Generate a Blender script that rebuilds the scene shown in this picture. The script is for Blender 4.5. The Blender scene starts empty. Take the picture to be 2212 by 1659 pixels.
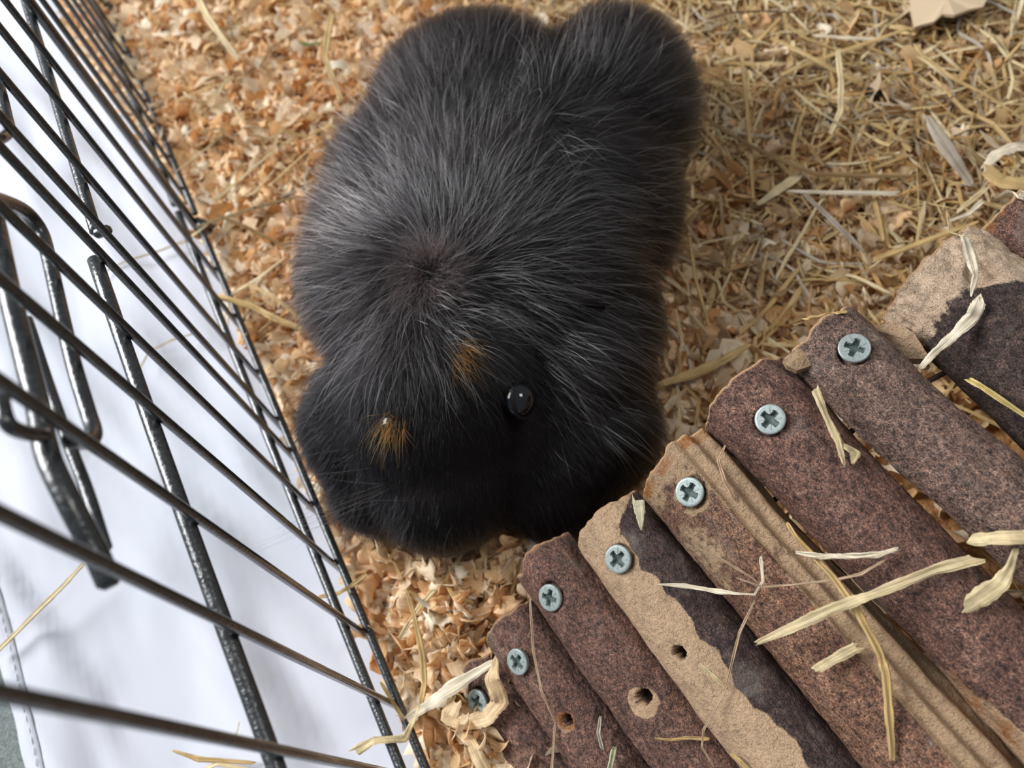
import bpy, bmesh, math, random
import numpy as np
from mathutils import Vector, Matrix, noise, kdtree
from mathutils.bvhtree import BVHTree

rng = np.random.default_rng(7)
random.seed(7)
scene = bpy.context.scene
COL = scene.collection

# ------------------------------------------------------------------ camera
F, H = 1800.0, 0.30                      # focal length in pixels of a 2212 px wide frame, height in metres
nd = np.array([1380 - 1106, -(1780 - 829.5), -F]); nd /= np.linalg.norm(nd)
fw = np.array([0, 0, -1.0])
cy = fw - (fw @ nd) * nd; cy /= np.linalg.norm(cy)
cz = -nd
cx = np.cross(cy, cz)
R = np.array([cx, cy, cz])
CAM = np.array([0, 0, H])
cam_data = bpy.data.cameras.new('camera')
cam = bpy.data.objects.new('camera', cam_data); COL.objects.link(cam)
cam.matrix_world = Matrix.Translation(Vector(CAM)) @ Matrix(R.tolist()).to_4x4()
cam_data.sensor_fit = 'HORIZONTAL'; cam_data.sensor_width = 36.0
cam_data.lens = F / 2212 * 36.0
cam_data.clip_start = 0.005; cam_data.clip_end = 20
cam_data.dof.use_dof = True
cam_data.dof.focus_distance = 0.228
cam_data.dof.aperture_fstop = cam_data.lens / 2.2
scene.camera = cam

# ------------------------------------------------------------------ light
world = bpy.data.worlds.new('daylight'); scene.world = world
world.use_nodes = True
wn = world.node_tree
bg = wn.nodes['Background']
bg.inputs[0].default_value = (0.86, 0.93, 1.0, 1)
bg.inputs[1].default_value = 0.27


def area(name, loc, target, sx, sy, power, color):
    d = bpy.data.lights.new(name, 'AREA'); d.shape = 'RECTANGLE'; d.size = sx; d.size_y = sy
    d.energy = power; d.color = color
    o = bpy.data.objects.new(name, d); COL.objects.link(o)
    o.location = loc
    o.rotation_euler = (Vector(target) - Vector(loc)).to_track_quat('-Z', 'Y').to_euler()
    return o


area('window_light', (-1.45, 0.95, 1.25), (0.0, 0.2, 0), 1.1, 1.0, 78, (0.97, 0.98, 1.0))
area('ceiling_glow', (0.9, 0.1, 1.7), (0.1, 0.15, 0), 0.5, 0.5, 9, (1.0, 0.95, 0.88))

scene.view_settings.view_transform = 'Standard'
scene.view_settings.look = 'None'
scene.view_settings.exposure = 0.0
scene.view_settings.gamma = 1.0
scene.view_settings.use_curve_mapping = False


# ------------------------------------------------------------------ helpers
def ray(x, y):
    return R @ np.array([x - 1106, -(y - 829.5), -F]) / F


def at_z(x, y, z):
    r = ray(x, y)
    return CAM + r * ((z - H) / r[2])


P0 = np.array([-.123, .289, 0.0]); P1 = np.array([-.064, .034, 0.0])
FD = (P1 - P0) / np.linalg.norm(P1 - P0)          # along the fence, towards the viewer
FN = np.cross(FD, [0, 0, 1.0])                    # out of the pen


def on_fence(x, y, off=0.0):
    r = ray(x, y)
    return CAM + r * (((P0 - CAM) @ FN + off) / (r @ FN))


def tag(o, label=None, cat=None, group=None, kind=None):
    if label: o['label'] = label
    if cat: o['category'] = cat
    if group: o['group'] = group
    if kind: o['kind'] = kind
    return o


def link_mesh(name, verts, faces, mat, parent=None, smooth=True):
    me = bpy.data.meshes.new(name)
    me.from_pydata([tuple(map(float, v)) for v in verts], [], [tuple(map(int, f)) for f in faces])
    if smooth:
        me.polygons.foreach_set('use_smooth', [True] * len(me.polygons))
    me.update()
    if mat: me.materials.append(mat)
    o = bpy.data.objects.new(name, me); COL.objects.link(o)
    if parent: o.parent = parent
    return o


def np_mesh(name, verts, quads, mat, parent=None, smooth=True):
    me = bpy.data.meshes.new(name)
    n, m = len(verts), len(quads)
    k = quads.shape[1]
    me.vertices.add(n); me.vertices.foreach_set('co', np.ascontiguousarray(verts, dtype=np.float32).ravel())
    me.loops.add(m * k); me.loops.foreach_set('vertex_index', np.ascontiguousarray(quads, dtype=np.int32).ravel())
    me.polygons.add(m); me.polygons.foreach_set('loop_start', np.arange(0, m * k, k, dtype=np.int32))
    me.polygons.foreach_set('use_smooth', np.full(m, smooth))
    me.update(calc_edges=True); me.validate()
    if mat: me.materials.append(mat)
    o = bpy.data.objects.new(name, me); COL.objects.link(o)
    if parent: o.parent = parent
    return o


def point_color(me, cols, name='tint'):
    a = me.attributes.new(name, 'FLOAT_COLOR', 'POINT')
    c = np.ones((len(cols), 4), dtype=np.float32); c[:, :3] = cols
    a.data.foreach_set('color', c.ravel())


def point_vec(me, vals, name):
    a = me.attributes.new(name, 'FLOAT_VECTOR', 'POINT')
    a.data.foreach_set('vector', np.ascontiguousarray(vals, dtype=np.float32).ravel())


def point_float(me, vals, name):
    a = me.attributes.new(name, 'FLOAT', 'POINT')
    a.data.foreach_set('value', np.ascontiguousarray(vals, dtype=np.float32).ravel())


def smooth_path(pts, sub=4):
    pts = [np.array(p, float) for p in pts]
    if len(pts) < 3: 
        return [pts[0] + (pts[-1] - pts[0]) * t for t in np.linspace(0, 1, sub + 1)]
    out = []
    e = [2 * pts[0] - pts[1]] + pts + [2 * pts[-1] - pts[-2]]
    for i in range(1, len(e) - 2):
        a, b, c, d = e[i - 1:i + 3]
        for k in range(sub):
            t = k / sub
            out.append(0.5 * (2 * b + (c - a) * t + (2 * a - 5 * b + 4 * c - d) * t * t + (3 * b - a - 3 * c + d) * t ** 3))
    out.append(pts[-1])
    return out


def tube_data(path, radii, n=12):
    path = [Vector(p) for p in path]
    m = len(path)
    if np.isscalar(radii): radii = [radii] * m
    verts, faces = [], []
    t0 = (path[1] - path[0]).normalized()
    nrm = t0.orthogonal().normalized()
    rings = []
    for i in range(m):
        t = (path[min(i + 1, m - 1)] - path[max(i - 1, 0)]).normalized()
        nrm = (nrm - t * nrm.dot(t)).normalized()
        b = t.cross(nrm)
        rings.append((path[i], t, nrm.copy(), b, radii[i]))
    # rounded ends
    c, t, a, b, r = rings[0]; rings.insert(0, (c - t * r * .45, t, a, b, r * .55))
    c, t, a, b, r = rings[-1]; rings.append((c + t * r * .45, t, a, b, r * .55))
    for c, t, a, b, r in rings:
        for k in range(n):
            th = 2 * math.pi * k / n
            verts.append(c + (a * math.cos(th) + b * math.sin(th)) * r)
    M = len(rings)
    for i in range(M - 1):
        for k in range(n):
            faces.append((i * n + k, i * n + (k + 1) % n, (i + 1) * n + (k + 1) % n, (i + 1) * n + k))
    faces.append(tuple(range(n - 1, -1, -1)))
    faces.append(tuple((M - 1) * n + k for k in range(n)))
    return verts, faces


def tube(name, path, radii, mat, parent=None, n=12):
    v, f = tube_data(path, radii, n)
    return link_mesh(name, v, f, mat, parent)


# ------------------------------------------------------------------ materials
class NT:
    def __init__(self, name):
        self.m = bpy.data.materials.new(name); self.m.use_nodes = True
        self.t = self.m.node_tree; self.b = self.t.nodes['Principled BSDF']
        self.out = self.t.nodes['Material Output']

    def n(self, kind, **kw):
        nd_ = self.t.nodes.new(kind)
        for k, v in kw.items(): setattr(nd_, k, v)
        return nd_

    def l(self, a, b): self.t.links.new(a, b)

    def noise(self, vec, scale, detail=5, rough=.6, dist=0.0):
        x = self.n('ShaderNodeTexNoise'); x.inputs['Scale'].default_value = scale
        x.inputs['Detail'].default_value = detail; x.inputs['Roughness'].default_value = rough
        x.inputs['Distortion'].default_value = dist
        if vec is not None: self.l(vec, x.inputs['Vector'])
        return x.outputs['Fac']

    def ramp(self, fac, stops):
        r = self.n('ShaderNodeValToRGB')
        el = r.color_ramp.elements
        while len(el) < len(stops): el.new(0.5)
        for e, (p, c) in zip(el, stops):
            e.position = p; e.color = (*c, 1) if len(c) == 3 else c
        self.l(fac, r.inputs[0])
        return r.outputs[0]

    def mix(self, fac, a, b, blend='MIX'):
        m = self.n('ShaderNodeMix', data_type='RGBA', blend_type=blend)
        for s, v in ((m.inputs[0], fac), (m.inputs[6], a), (m.inputs[7], b)):
            if hasattr(v, 'links') or isinstance(v, bpy.types.NodeSocket): self.l(v, s)
            elif isinstance(v, tuple): s.default_value = (*v, 1)
            else: s.default_value = v
        return m.outputs[2]

    def math(self, op, a, b=None, clamp=False):
        m = self.n('ShaderNodeMath', operation=op); m.use_clamp = clamp
        for s, v in zip(m.inputs, (a, b)):
            if v is None: continue
            if isinstance(v, bpy.types.NodeSocket): self.l(v, s)
            else: s.default_value = v
        return m.outputs[0]

    def attr(self, name):
        return self.n('ShaderNodeAttribute', attribute_name=name)

    def obj(self):
        return self.n('ShaderNodeTexCoord').outputs['Object']

    def bump(self, h, strength, dist, prev=None):
        b = self.n('ShaderNodeBump'); b.inputs['Strength'].default_value = strength
        b.inputs['Distance'].default_value = dist
        self.l(h, b.inputs['Height'])
        if prev is not None: self.l(prev, b.inputs['Normal'])
        return b.outputs[0]

    def set(self, **kw):
        names = dict(color='Base Color', rough='Roughness', metal='Metallic', spec='Specular IOR Level', normal='Normal', sheen='Sheen Weight', coat='Coat Weight')
        for k, v in kw.items():
            s = self.b.inputs[names[k]]
            if isinstance(v, bpy.types.NodeSocket): self.l(v, s)
            elif isinstance(v, tuple): s.default_value = (*v, 1)
            else: s.default_value = v
        return self


def thin_material(name, tint_attr='tint', base=None, trans=.35, grain=True, rough=.55, dark=(.80, .72, .62)):
    t = NT(name)
    if tint_attr: c = t.attr(tint_attr).outputs['Color']
    else:
        rgb = t.n('ShaderNodeRGB'); rgb.outputs[0].default_value = (*base, 1); c = rgb.outputs[0]
    if grain:
        uv = t.attr('grain_uv').outputs['Vector']
        g = t.noise(uv, 1.0, 3, .6)
        v = t.ramp(g, [(.32, dark), (.55, (1.06, 1.05, 1.04))])
        c = t.mix(1.0, c, v, 'MULTIPLY')
        t.set(normal=t.bump(g, .35, .0004))
    t.set(color=c, rough=rough, spec=.35)
    tr = t.n('ShaderNodeBsdfTranslucent'); t.l(c, tr.inputs[0])
    mx = t.n('ShaderNodeMixShader'); mx.inputs[0].default_value = trans
    t.l(t.b.outputs[0], mx.inputs[1]); t.l(tr.outputs[0], mx.inputs[2])
    t.l(mx.outputs[0], t.out.inputs[0])
    return t.m


M_shaving = thin_material('pine_shavings', trans=.38)
M_straw = thin_material('dry_straw', trans=.22, rough=.42, dark=(.55, .46, .34))

t = NT('black_hammered_enamel')
o_ = t.obj()
n1 = t.noise(o_, 900, 2, .5)
n2 = t.noise(o_, 2600, 2, .5)
nb = t.bump(n1, .55, .0004); nb = t.bump(n2, .3, .0002, nb)
t.set(color=t.ramp(n1, [(.3, (.010, .012, .014)), (.7, (.030, .034, .036))]), rough=.30, spec=.75, coat=.45, normal=nb)
M_wire = t.m

t = NT('white_cotton_sheet')
o_ = t.obj()
w1 = t.noise(o_, 2600, 2, .6)
t.set(color=t.ramp(t.noise(o_, 9, 3, .5), [(.3, (.47, .495, .55)), (.7, (.54, .545, .60))]), rough=.9, spec=.15, sheen=.2, normal=t.bump(w1, .12, .0003))
M_sheet = t.m

t = NT('hem_thread')
t.set(color=(.62, .68, .74), rough=.9); M_thread = t.m

t = NT('grey_green_carpet')
o_ = t.obj()
t.set(color=t.ramp(t.noise(o_, 900, 5, .8), [(.3, (.06, .075, .07)), (.7, (.30, .34, .33))]), rough=1.0, normal=t.bump(t.noise(o_, 1200, 3, .7), .8, .001))
M_floor = t.m

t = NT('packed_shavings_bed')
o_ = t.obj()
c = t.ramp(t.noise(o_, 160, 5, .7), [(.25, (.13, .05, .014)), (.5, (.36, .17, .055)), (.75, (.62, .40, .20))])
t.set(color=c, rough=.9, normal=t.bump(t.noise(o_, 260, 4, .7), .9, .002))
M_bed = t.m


def bark_material(name, dark, mid, lite, tan, orange, bumpk=1.0):
    t = NT(name)
    v = t.attr('bark_uv').outputs['Vector']
    n_big = t.noise(v, 45, 6, .65, .3)
    n_mid = t.noise(v, 260, 6, .75)
    n_fine = t.noise(v, 2600, 3, .75)
    n_pit = t.noise(v, 900, 3, .6)
    bark = t.ramp(n_mid, [(.30, dark), (.48, mid), (.68, lite)])
    bark = t.mix(t.ramp(n_big, [(.35, (0, 0, 0)), (.65, (1, 1, 1))]), bark, t.mix(.55, bark, mid))
    speck = t.ramp(n_fine, [(.38, (.30, .27, .27)), (.52, (1, 1, 1)), (.64, (2.1, 1.95, 1.8))])
    bark = t.mix(1.0, bark, speck, 'MULTIPLY')
    bark = t.mix(1.0, bark, t.ramp(n_pit, [(.34, (.36, .32, .31)), (.46, (.95, .95, .95)), (.66, (1.55, 1.42, 1.30))]), 'MULTIPLY')
    rusty = t.ramp(t.noise(v, 420, 4, .7, .2), [(.60, (0, 0, 0)), (.72, (1, 1, 1))])
    bark = t.mix(t.math('MULTIPLY', rusty, .28), bark, (.27, .115, .055))
    lich = t.ramp(t.noise(v, 70, 4, .6, .4), [(.58, (0, 0, 0)), (.72, (1, 1, 1))])
    bark = t.mix(t.math('MULTIPLY', lich, .55), bark, t.mix(n_fine, (.07, .06, .055), (.34, .30, .27)))
    bark = t.mix(1.0, bark, (1.08, 1.03, .98), 'MULTIPLY')
    tanc = t.ramp(n_mid, [(.28, tuple(x * .50 for x in tan)), (.46, tan), (.75, tuple(min(1, x * 1.28) for x in tan))])
    sp2 = t.ramp(n_fine, [(.30, (.60, .54, .50)), (.50, (1, 1, 1))])
    tanc = t.mix(1.0, tanc, sp2, 'MULTIPLY')
    peel = t.attr('peel').outputs['Fac']
    pe = t.math('ADD', peel, t.math('MULTIPLY', t.math('SUBTRACT', n_mid, .5), .55))
    pm = t.ramp(pe, [(.46, (0, 0, 0)), (.54, (1, 1, 1))])
    col = t.mix(pm, bark, tanc)
    rust = t.attr('rust').outputs['Fac']
    rm = t.ramp(t.math('ADD', rust, t.math('MULTIPLY', t.math('SUBTRACT', n_mid, .5), 1.3)), [(.5, (0, 0, 0)), (.75, (1, 1, 1))])
    col = t.mix(rm, col, t.mix(n_fine, orange, tuple(x * .45 for x in orange)))
    end = t.attr('endcut').outputs['Fac']
    col = t.mix(end, col, t.mix(n_fine, (.62, .40, .22), (.40, .22, .10)))
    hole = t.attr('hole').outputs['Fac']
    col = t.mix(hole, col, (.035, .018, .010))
    nb = t.bump(n_mid, .65 * bumpk, .0012)
    nb = t.bump(n_pit, 1.0 * bumpk, .0010, nb)
    nb = t.bump(n_fine, .9 * bumpk, .0004, nb)
    nb = t.bump(pm, .5, .0006, nb)
    t.set(color=col, rough=.66, spec=.45, normal=nb)
    return t.m


PURPLE = ((.034, .018, .015), (.125, .070, .055), (.25, .155, .125))
M_bark = bark_material('purple_brown_bark', *PURPLE, (.50, .33, .20), (.40, .15, .04))
M_bark_warm = bark_material('worn_brown_bark', (.06, .032, .024), (.19, .105, .072), (.34, .21, .145), (.42, .28, .165), (.42, .16, .04))
M_bark_grey = bark_material('grey_brown_bark', (.045, .028, .024), (.145, .098, .082), (.27, .20, .17), (.52, .37, .25), (.38, .16, .06))
M_bark_tan = bark_material('peeled_tan_wood', (.018, .012, .014), (.055, .036, .036), (.13, .09, .085), (.56, .38, .235), (.40, .17, .05))

M_bark_crust = bark_material('crumbly_pale_wood', (.018, .013, .014), (.06, .042, .040), (.14, .10, .09), (.70, .52, .36), (.50, .22, .10), 1.5)
t = NT('zinc_screw_metal')
t.set(color=t.ramp(t.noise(t.obj(), 1500, 3, .6), [(.3, (.26, .31, .30)), (.7, (.42, .48, .46))]), rough=.38, metal=.3, spec=.6)
M_screw = t.m
t = NT('screw_recess'); t.set(color=(.07, .10, .09), rough=.6, metal=.4); M_recess = t.m

# ------------------------------------------------------------------ the setting: floor and bed
link_mesh('floor', [(-1.2, -.8, -.006), (1.4, -.8, -.006), (1.4, 1.8, -.006), (-1.2, 1.8, -.006)], [(0, 1, 2, 3)], M_floor)
tag(bpy.data.objects['floor'], 'grey green carpet floor showing past the corner of the sheet', kind='structure')


def nz(x, y, s, z=0.0):
    return noise.noise(Vector((x * s, y * s, z)))


# sheet: spread cloth with soft folds; its hem edge passes the lower left corner
ea = at_z(0, 1480, 0); eb = at_z(42, 1659, 0)
eh0 = at_z(0, 1268, 0); eh1 = at_z(106, 1659, 0)
ed = (eb - ea); ed /= np.linalg.norm(ed)                     # along the edge
en = np.array([-ed[1], ed[0], 0.0])                            # into the sheet
if en[0] < 0: en = -en


def fold(x, y):
    a = 0.0
    s = (x * .85 + y * .52); q = (-x * .52 + y * .85)
    a += .0085 * math.sin(s * 80 + 2.5 * nz(x, y, 9)) * max(0, nz(x, y, 11, 3) + .35)
    a += .0060 * nz(s * 2.6, q * .7, 26, 5)
    a += .0016 * nz(s * 3, q * .6, 60, 9)
    d = abs((np.array([x, y, 0]) - P0) @ FN)
    k = min(1.0, d / .03)
    return -.0012 + max(-.0035, a) * (.25 + .75 * k)


nu, nv = 230, 190
sv, sf = [], []
for j in range(nv + 1):
    for i in range(nu + 1):
        u = (i / nu) ** 1.35 * .95; v = -.45 + 1.45 * j / nv
        p = ea + en * u - ed * v
        z = fold(p[0], p[1])
        if i == 0: z -= .002
        sv.append((p[0], p[1], z))
for j in range(nv):
    for i in range(nu):
        k = j * (nu + 1) + i
        sf.append((k, k + 1, k + nu + 2, k + nu + 1))
sheet = link_mesh('cotton_sheet', sv, sf, M_sheet)
tag(sheet, 'white cotton sheet with soft creases spread on the floor outside the wire pen', 'sheet')
m_ = sheet.modifiers.new('thick', 'SOLIDIFY'); m_.thickness = .0006; m_.offset = -1
# hem: doubled strip and a line of stitching along the edge
hv, hf = [], []
hw = abs((eh0 - ea) @ en)
for j in range(161):
    v = -.3 + .75 * j / 160
    for k, (u, dz) in enumerate(((.0004, .0003), (.0012, .0013), (hw * .5, .0015 + .0006 * math.sin(j * 1.3)), (hw - .001, .0013), (hw, .0002))):
        p = ea + en * u - ed * v
        hv.append((p[0], p[1], fold(p[0], p[1]) + dz + .0002))
for j in range(160):
    for k in range(4):
        a = j * 5 + k; hf.append((a, a + 1, a + 6, a + 5))
link_mesh('hem', hv, hf, M_sheet, sheet)
sv2, sf2 = [], []
for j in range(150):
    v = -.2 + .0042 * j
    a = ea + en * (hw - .0016) - ed * v; b = ea + en * (hw - .0016) - ed * (v + .0027)
    za = fold(a[0], a[1]) + .0017
    vv, ff = tube_data([(a[0], a[1], za), ((a[0] + b[0]) / 2, (a[1] + b[1]) / 2, za + .0003), (b[0], b[1], za)], .0002, 5)
    o = len(sv2); sv2 += vv; sf2 += [tuple(i + o for i in f) for f in ff]
tag(link_mesh('hem_stitching', sv2, sf2, M_thread, sheet), kind='stuff')


def bed_height(x, y):
    """top of the loose shavings; works on arrays"""
    d = -((x - P0[0]) * FN[0] + (y - P0[1]) * FN[1])          # distance inside the fence
    s = (x - P0[0]) * FD[0] + (y - P0[1]) * FD[1]
    spill = np.clip((-.02 - s) / .2, 0, 1) * .030 - .004               # far part spills out under the wires
    k = np.clip((d + spill + .0045) / .034, 0, 1)
    k = k * (2 - k)
    return k, .0005 + .0115 * k


gx = np.linspace(-.30, .75, 260); gy = np.linspace(-.25, .95, 290)
GX, GY = np.meshgrid(gx, gy)
k_, h_ = bed_height(GX, GY)
nzv = np.array([nz(a, b, 55) + .5 * nz(a, b, 140) for a, b in zip(GX.ravel(), GY.ravel())]).reshape(GX.shape)
Zb = -.004 + (h_ * .62 + .004) * np.clip(k_ * 5, 0, 1) + .0028 * nzv * k_
V = np.stack([GX, GY, Zb], -1).reshape(-1, 3)
ny_, nx_ = GX.shape
idx = np.arange(ny_ * nx_).reshape(ny_, nx_)
Q = np.stack([idx[:-1, :-1], idx[:-1, 1:], idx[1:, 1:], idx[1:, :-1]], -1).reshape(-1, 4)
keep = (k_.ravel()[Q] > .0001).any(1)
Q = Q[keep]
bed = np_mesh('wood_shavings', V, Q, M_bed)
tag(bed, 'deep bed of loose curly pine shavings covering the pen floor', 'bedding', kind='stuff')

# --- flakes --------------------------------------------------------
PALETTE = np.array([(.92, .74, .50), (.88, .64, .37), (.80, .51, .25), (.95, .83, .64), (.68, .36, .14), (.86, .60, .34), (.97, .90, .76), (.55, .26, .09)])
PAL_P = np.array([.23, .19, .11, .21, .06, .10, .08, .02])


def rot_from(yaw, pitch, roll):
    cy_, sy_ = np.cos(yaw), np.sin(yaw); cp, sp = np.cos(pitch), np.sin(pitch); cr, sr = np.cos(roll), np.sin(roll)
    Rz = np.zeros((len(yaw), 3, 3)); Rz[:, 0, 0] = cy_; Rz[:, 0, 1] = -sy_; Rz[:, 1, 0] = sy_; Rz[:, 1, 1] = cy_; Rz[:, 2, 2] = 1
    Ry = np.zeros_like(Rz); Ry[:, 0, 0] = cp; Ry[:, 0, 2] = sp; Ry[:, 2, 0] = -sp; Ry[:, 2, 2] = cp; Ry[:, 1, 1] = 1
    Rx = np.zeros_like(Rz); Rx[:, 0, 0] = 1; Rx[:, 1, 1] = cr; Rx[:, 1, 2] = -sr; Rx[:, 2, 1] = sr; Rx[:, 2, 2] = cr
    return Rz @ Ry @ Rx


def flakes(pos, length, width, curl, tilt, seg=6, wv=1, g=None):
    """curled ribbons: returns verts (n, k, 3), grain coordinates, quads of one"""
    g = g or rng
    n = len(pos)
    u = np.linspace(-.5, .5, seg + 1); v = np.linspace(-.5, .5, wv + 1)
    U, W = np.meshgrid(u, v, indexing='ij'); U = U.ravel(); W = W.ravel()
    a = curl[:, None]
    ang = a * U[None]
    rad = (length / np.maximum(np.abs(curl), 1e-3) * np.sign(curl + 1e-9))[:, None]
    x = rad * np.sin(ang); z = rad * (1 - np.cos(ang))
    rag = 1 + .35 * g.standard_normal((n, seg + 1))
    rag[:, 0] *= .45; rag[:, -1] *= .5
    rag = np.repeat(np.clip(rag, .15, 1.7), wv + 1, axis=1)
    y = width[:, None] * W[None] * rag + (g.standard_normal((n, seg + 1)) * .10).repeat(wv + 1, axis=1) * width[:, None]
    tw = (g.uniform(-1, 1, n) * .9)[:, None] * U[None] * 2
    y2 = y * np.cos(tw); z2 = z + y * np.sin(tw)
    z2 += (W[None] ** 2) * width[:, None] * g.uniform(-.9, .9, n)[:, None]
    L = np.stack([x, y2, z2], -1)
    Rm = rot_from(g.uniform(0, 2 * np.pi, n), g.normal(0, 1, n) * tilt, g.normal(0, 1, n) * tilt * 1.2 + np.where(g.random(n) < .5, np.pi, 0))
    Wd = np.einsum('nij,nkj->nki', Rm, L) + pos[:, None, :]
    gr = np.stack([np.broadcast_to(U[None] * length[:, None] * 130, x.shape), np.broadcast_to(W[None] * width[:, None] * 1700, x.shape), np.broadcast_to(np.arange(n)[:, None] * 7.31, x.shape)], -1)
    q = []
    for i in range(seg):
        for j in range(wv):
            k = i * (wv + 1) + j
            q.append((k, k + 1, k + wv + 2, k + wv + 1))
    return Wd, gr, np.array(q)


def add_mass(name, Wd, gr, q, cols, mat, parent):
    n, k, _ = Wd.shape
    Qs = (np.arange(n)[:, None, None] * k + q[None]).reshape(-1, q.shape[1])
    o = np_mesh(name, Wd.reshape(-1, 3), Qs, mat, parent)
    point_color(o.data, np.repeat(cols, k, axis=0)); point_vec(o.data, gr.reshape(-1, 3), 'grain_uv')
    o['kind'] = 'stuff'
    return o


def scatter_xy(n, x0, x1, y0, y1):
    xs = rng.uniform(x0, x1, n); ys = rng.uniform(y0, y1, n)
    k, h = bed_height(xs, ys)
    ok = k > rng.uniform(.02, .30, n)
    rel = np.stack([xs, ys], 1) - at_z(1122, 1428, .03)[:2]        # flakes left out so the darker bed paints shade under the bridge
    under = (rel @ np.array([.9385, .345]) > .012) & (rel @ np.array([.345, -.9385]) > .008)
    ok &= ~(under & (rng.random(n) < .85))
    return xs[ok], ys[ok], k[ok], h[ok]


def straw_zone(x, y):
    """0 on the left (pure shavings), 1 to the right and behind (hay and chaff on top)"""
    return np.clip((x - .07 + .25 * (y - .15)) / .12, 0, 1)


for nm, N, (x0, x1, y0, y1), Ls, seg in (('shaving_flakes', 50000, (-.19, .44, -.05, .60), (.006, .019), 7), ('outlying_flakes', 9000, (-.25, .70, -.2, .92), (.006, .014), 4)):
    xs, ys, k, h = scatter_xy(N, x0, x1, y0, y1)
    n = len(xs)
    lev = rng.random(n)
    z = h * (.50 + .62 * lev) + .001 + rng.normal(0, .0010, n) * k
    ln = rng.uniform(*Ls, n) * (.7 + .5 * rng.random(n)); wd = ln * rng.uniform(.18, .48, n)
    cu = rng.gamma(2.2, 1.05, n) * rng.choice([-1, 1], n)
    Wd, gr, q = flakes(np.stack([xs, ys, z], -1), ln, wd, np.clip(cu, -4.6, 4.6), .55 * np.clip(k, .2, 1), seg)
    zs = straw_zone(xs, ys)
    ci = rng.choice(len(PALETTE), n, p=PAL_P)
    cols = PALETTE[ci] * rng.uniform(.82, 1.1, (n, 1))
    hay = np.array([.52, .35, .16])
    cols = cols * (1 - .55 * zs[:, None]) + hay * (.55 * zs[:, None])
    bot = Wd[:, :, 2].min(1); lift = np.maximum(0, .0006 - bot)
    Wd[:, :, 2] += lift[:, None]
    add_mass(nm, Wd, gr, q, np.clip(cols, 0, 1), M_shaving, bed)

# crumbs and splinters
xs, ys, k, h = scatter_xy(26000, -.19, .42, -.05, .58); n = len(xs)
z = h * (.85 + .35 * rng.random(n)) + .001
ln = rng.uniform(.0015, .005, n); wd = ln * rng.uniform(.15, .5, n)
Wd, gr, q = flakes(np.stack([xs, ys, z], -1), ln, wd, rng.normal(0, 1.2, n), .6, 2)
add_mass('shaving_crumbs', Wd, gr, q, PALETTE[rng.choice(len(PALETTE), n, p=PAL_P)], M_shaving, bed)

# hay chaff on the right-hand part of the bed
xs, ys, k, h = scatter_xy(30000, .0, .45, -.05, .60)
zz = straw_zone(xs, ys); ok = rng.random(len(xs)) < zz * .42 + .02
xs, ys, k, h = xs[ok], ys[ok], k[ok], h[ok]; n = len(xs)
z = h * (.95 + .45 * rng.random(n)) + .0022
ln = rng.uniform(.008, .034, n); wd = rng.uniform(.0004, .0017, n)
Wd, gr, q = flakes(np.stack([xs, ys, z], -1), ln, wd, rng.normal(0, .55, n), .13, 5)
HAY = np.array([(.66, .50, .25), (.55, .38, .17), (.78, .66, .42), (.42, .30, .15), (.50, .42, .30), (.60, .36, .14)])
add_mass('hay_chaff', Wd, gr, q, HAY[rng.choice(6, n, p=[.26, .22, .17, .13, .1, .12])] * rng.uniform(.8, 1.1, (n, 1)), M_straw, bed)

# ------------------------------------------------------------------ the wire pen
fence = bpy.data.objects.new('wire_playpen', None); COL.objects.link(fence)
tag(fence, 'black enamelled wire pen fence standing on the edge of the white sheet', 'pet pen')


def fpt(s, z, off=0.0):
    return P0 + FD * s + np.array([0, 0, z]) + FN * off


RW = .00118
vs = [.2935, .267, .241, .2142, .1864, .1607, .1349, .1192, .0941, .0618, .0326, -.0233, -.0479, -.0734, -.094, -.1157, -.1380, -.1586, -.185, -.212, -.239, -.266, .32, .3465, .373]
for s in vs:
    tube('vertical_wire', [fpt(s, .0035 + .001 * math.sin(s * 90)), fpt(s, .12), fpt(s, .25), fpt(s, .46)], RW, M_wire, fence, 10)
tube('hinge_post', [fpt(0.0, .001), fpt(0, .2), fpt(0, .47)], .0019, M_wire, fence, 12)
tube('hinge_foot', [fpt(0.004, .002, -.006), fpt(0.004, .008, -.005), fpt(.004, .013, -.003)], .0028, M_wire, fence, 12)
# bottom wires follow the traced, slightly bent lines
low = [on_fence(418, 490, -.0024), on_fence(470, 640, -.0024), on_fence(602, 1012, -.0024), on_fence(668, 1172, -.0024), on_fence(733, 1328, -.0024), on_fence(812, 1505, -.0024), on_fence(895, 1651, -.0024)]
low = [np.array([p[0], p[1], .0125]) for p in low]
low = [fpt(s, .0125, -.0026) for s in (0.0, .06, .12, .18, .24, .30, .38)]
tube('bottom_wire', smooth_path(low), .00155, M_wire, fence, 12)
tube('bottom_wire', smooth_path([fpt(s, .0225, .0026) for s in (0.002, .08, .16, .24, .30, .38)]), .0017, M_wire, fence, 12)
tube('bottom_wire', smooth_path([fpt(s, .0125, -.0026) for s in (-.27, -.2, -.1, -.004)]), .0015, M_wire, fence, 12)
tube('bottom_wire', smooth_path([fpt(s, .0225, .0026) for s in (-.27, -.2, -.1, -.004)]), .0017, M_wire, fence, 12)
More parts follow.
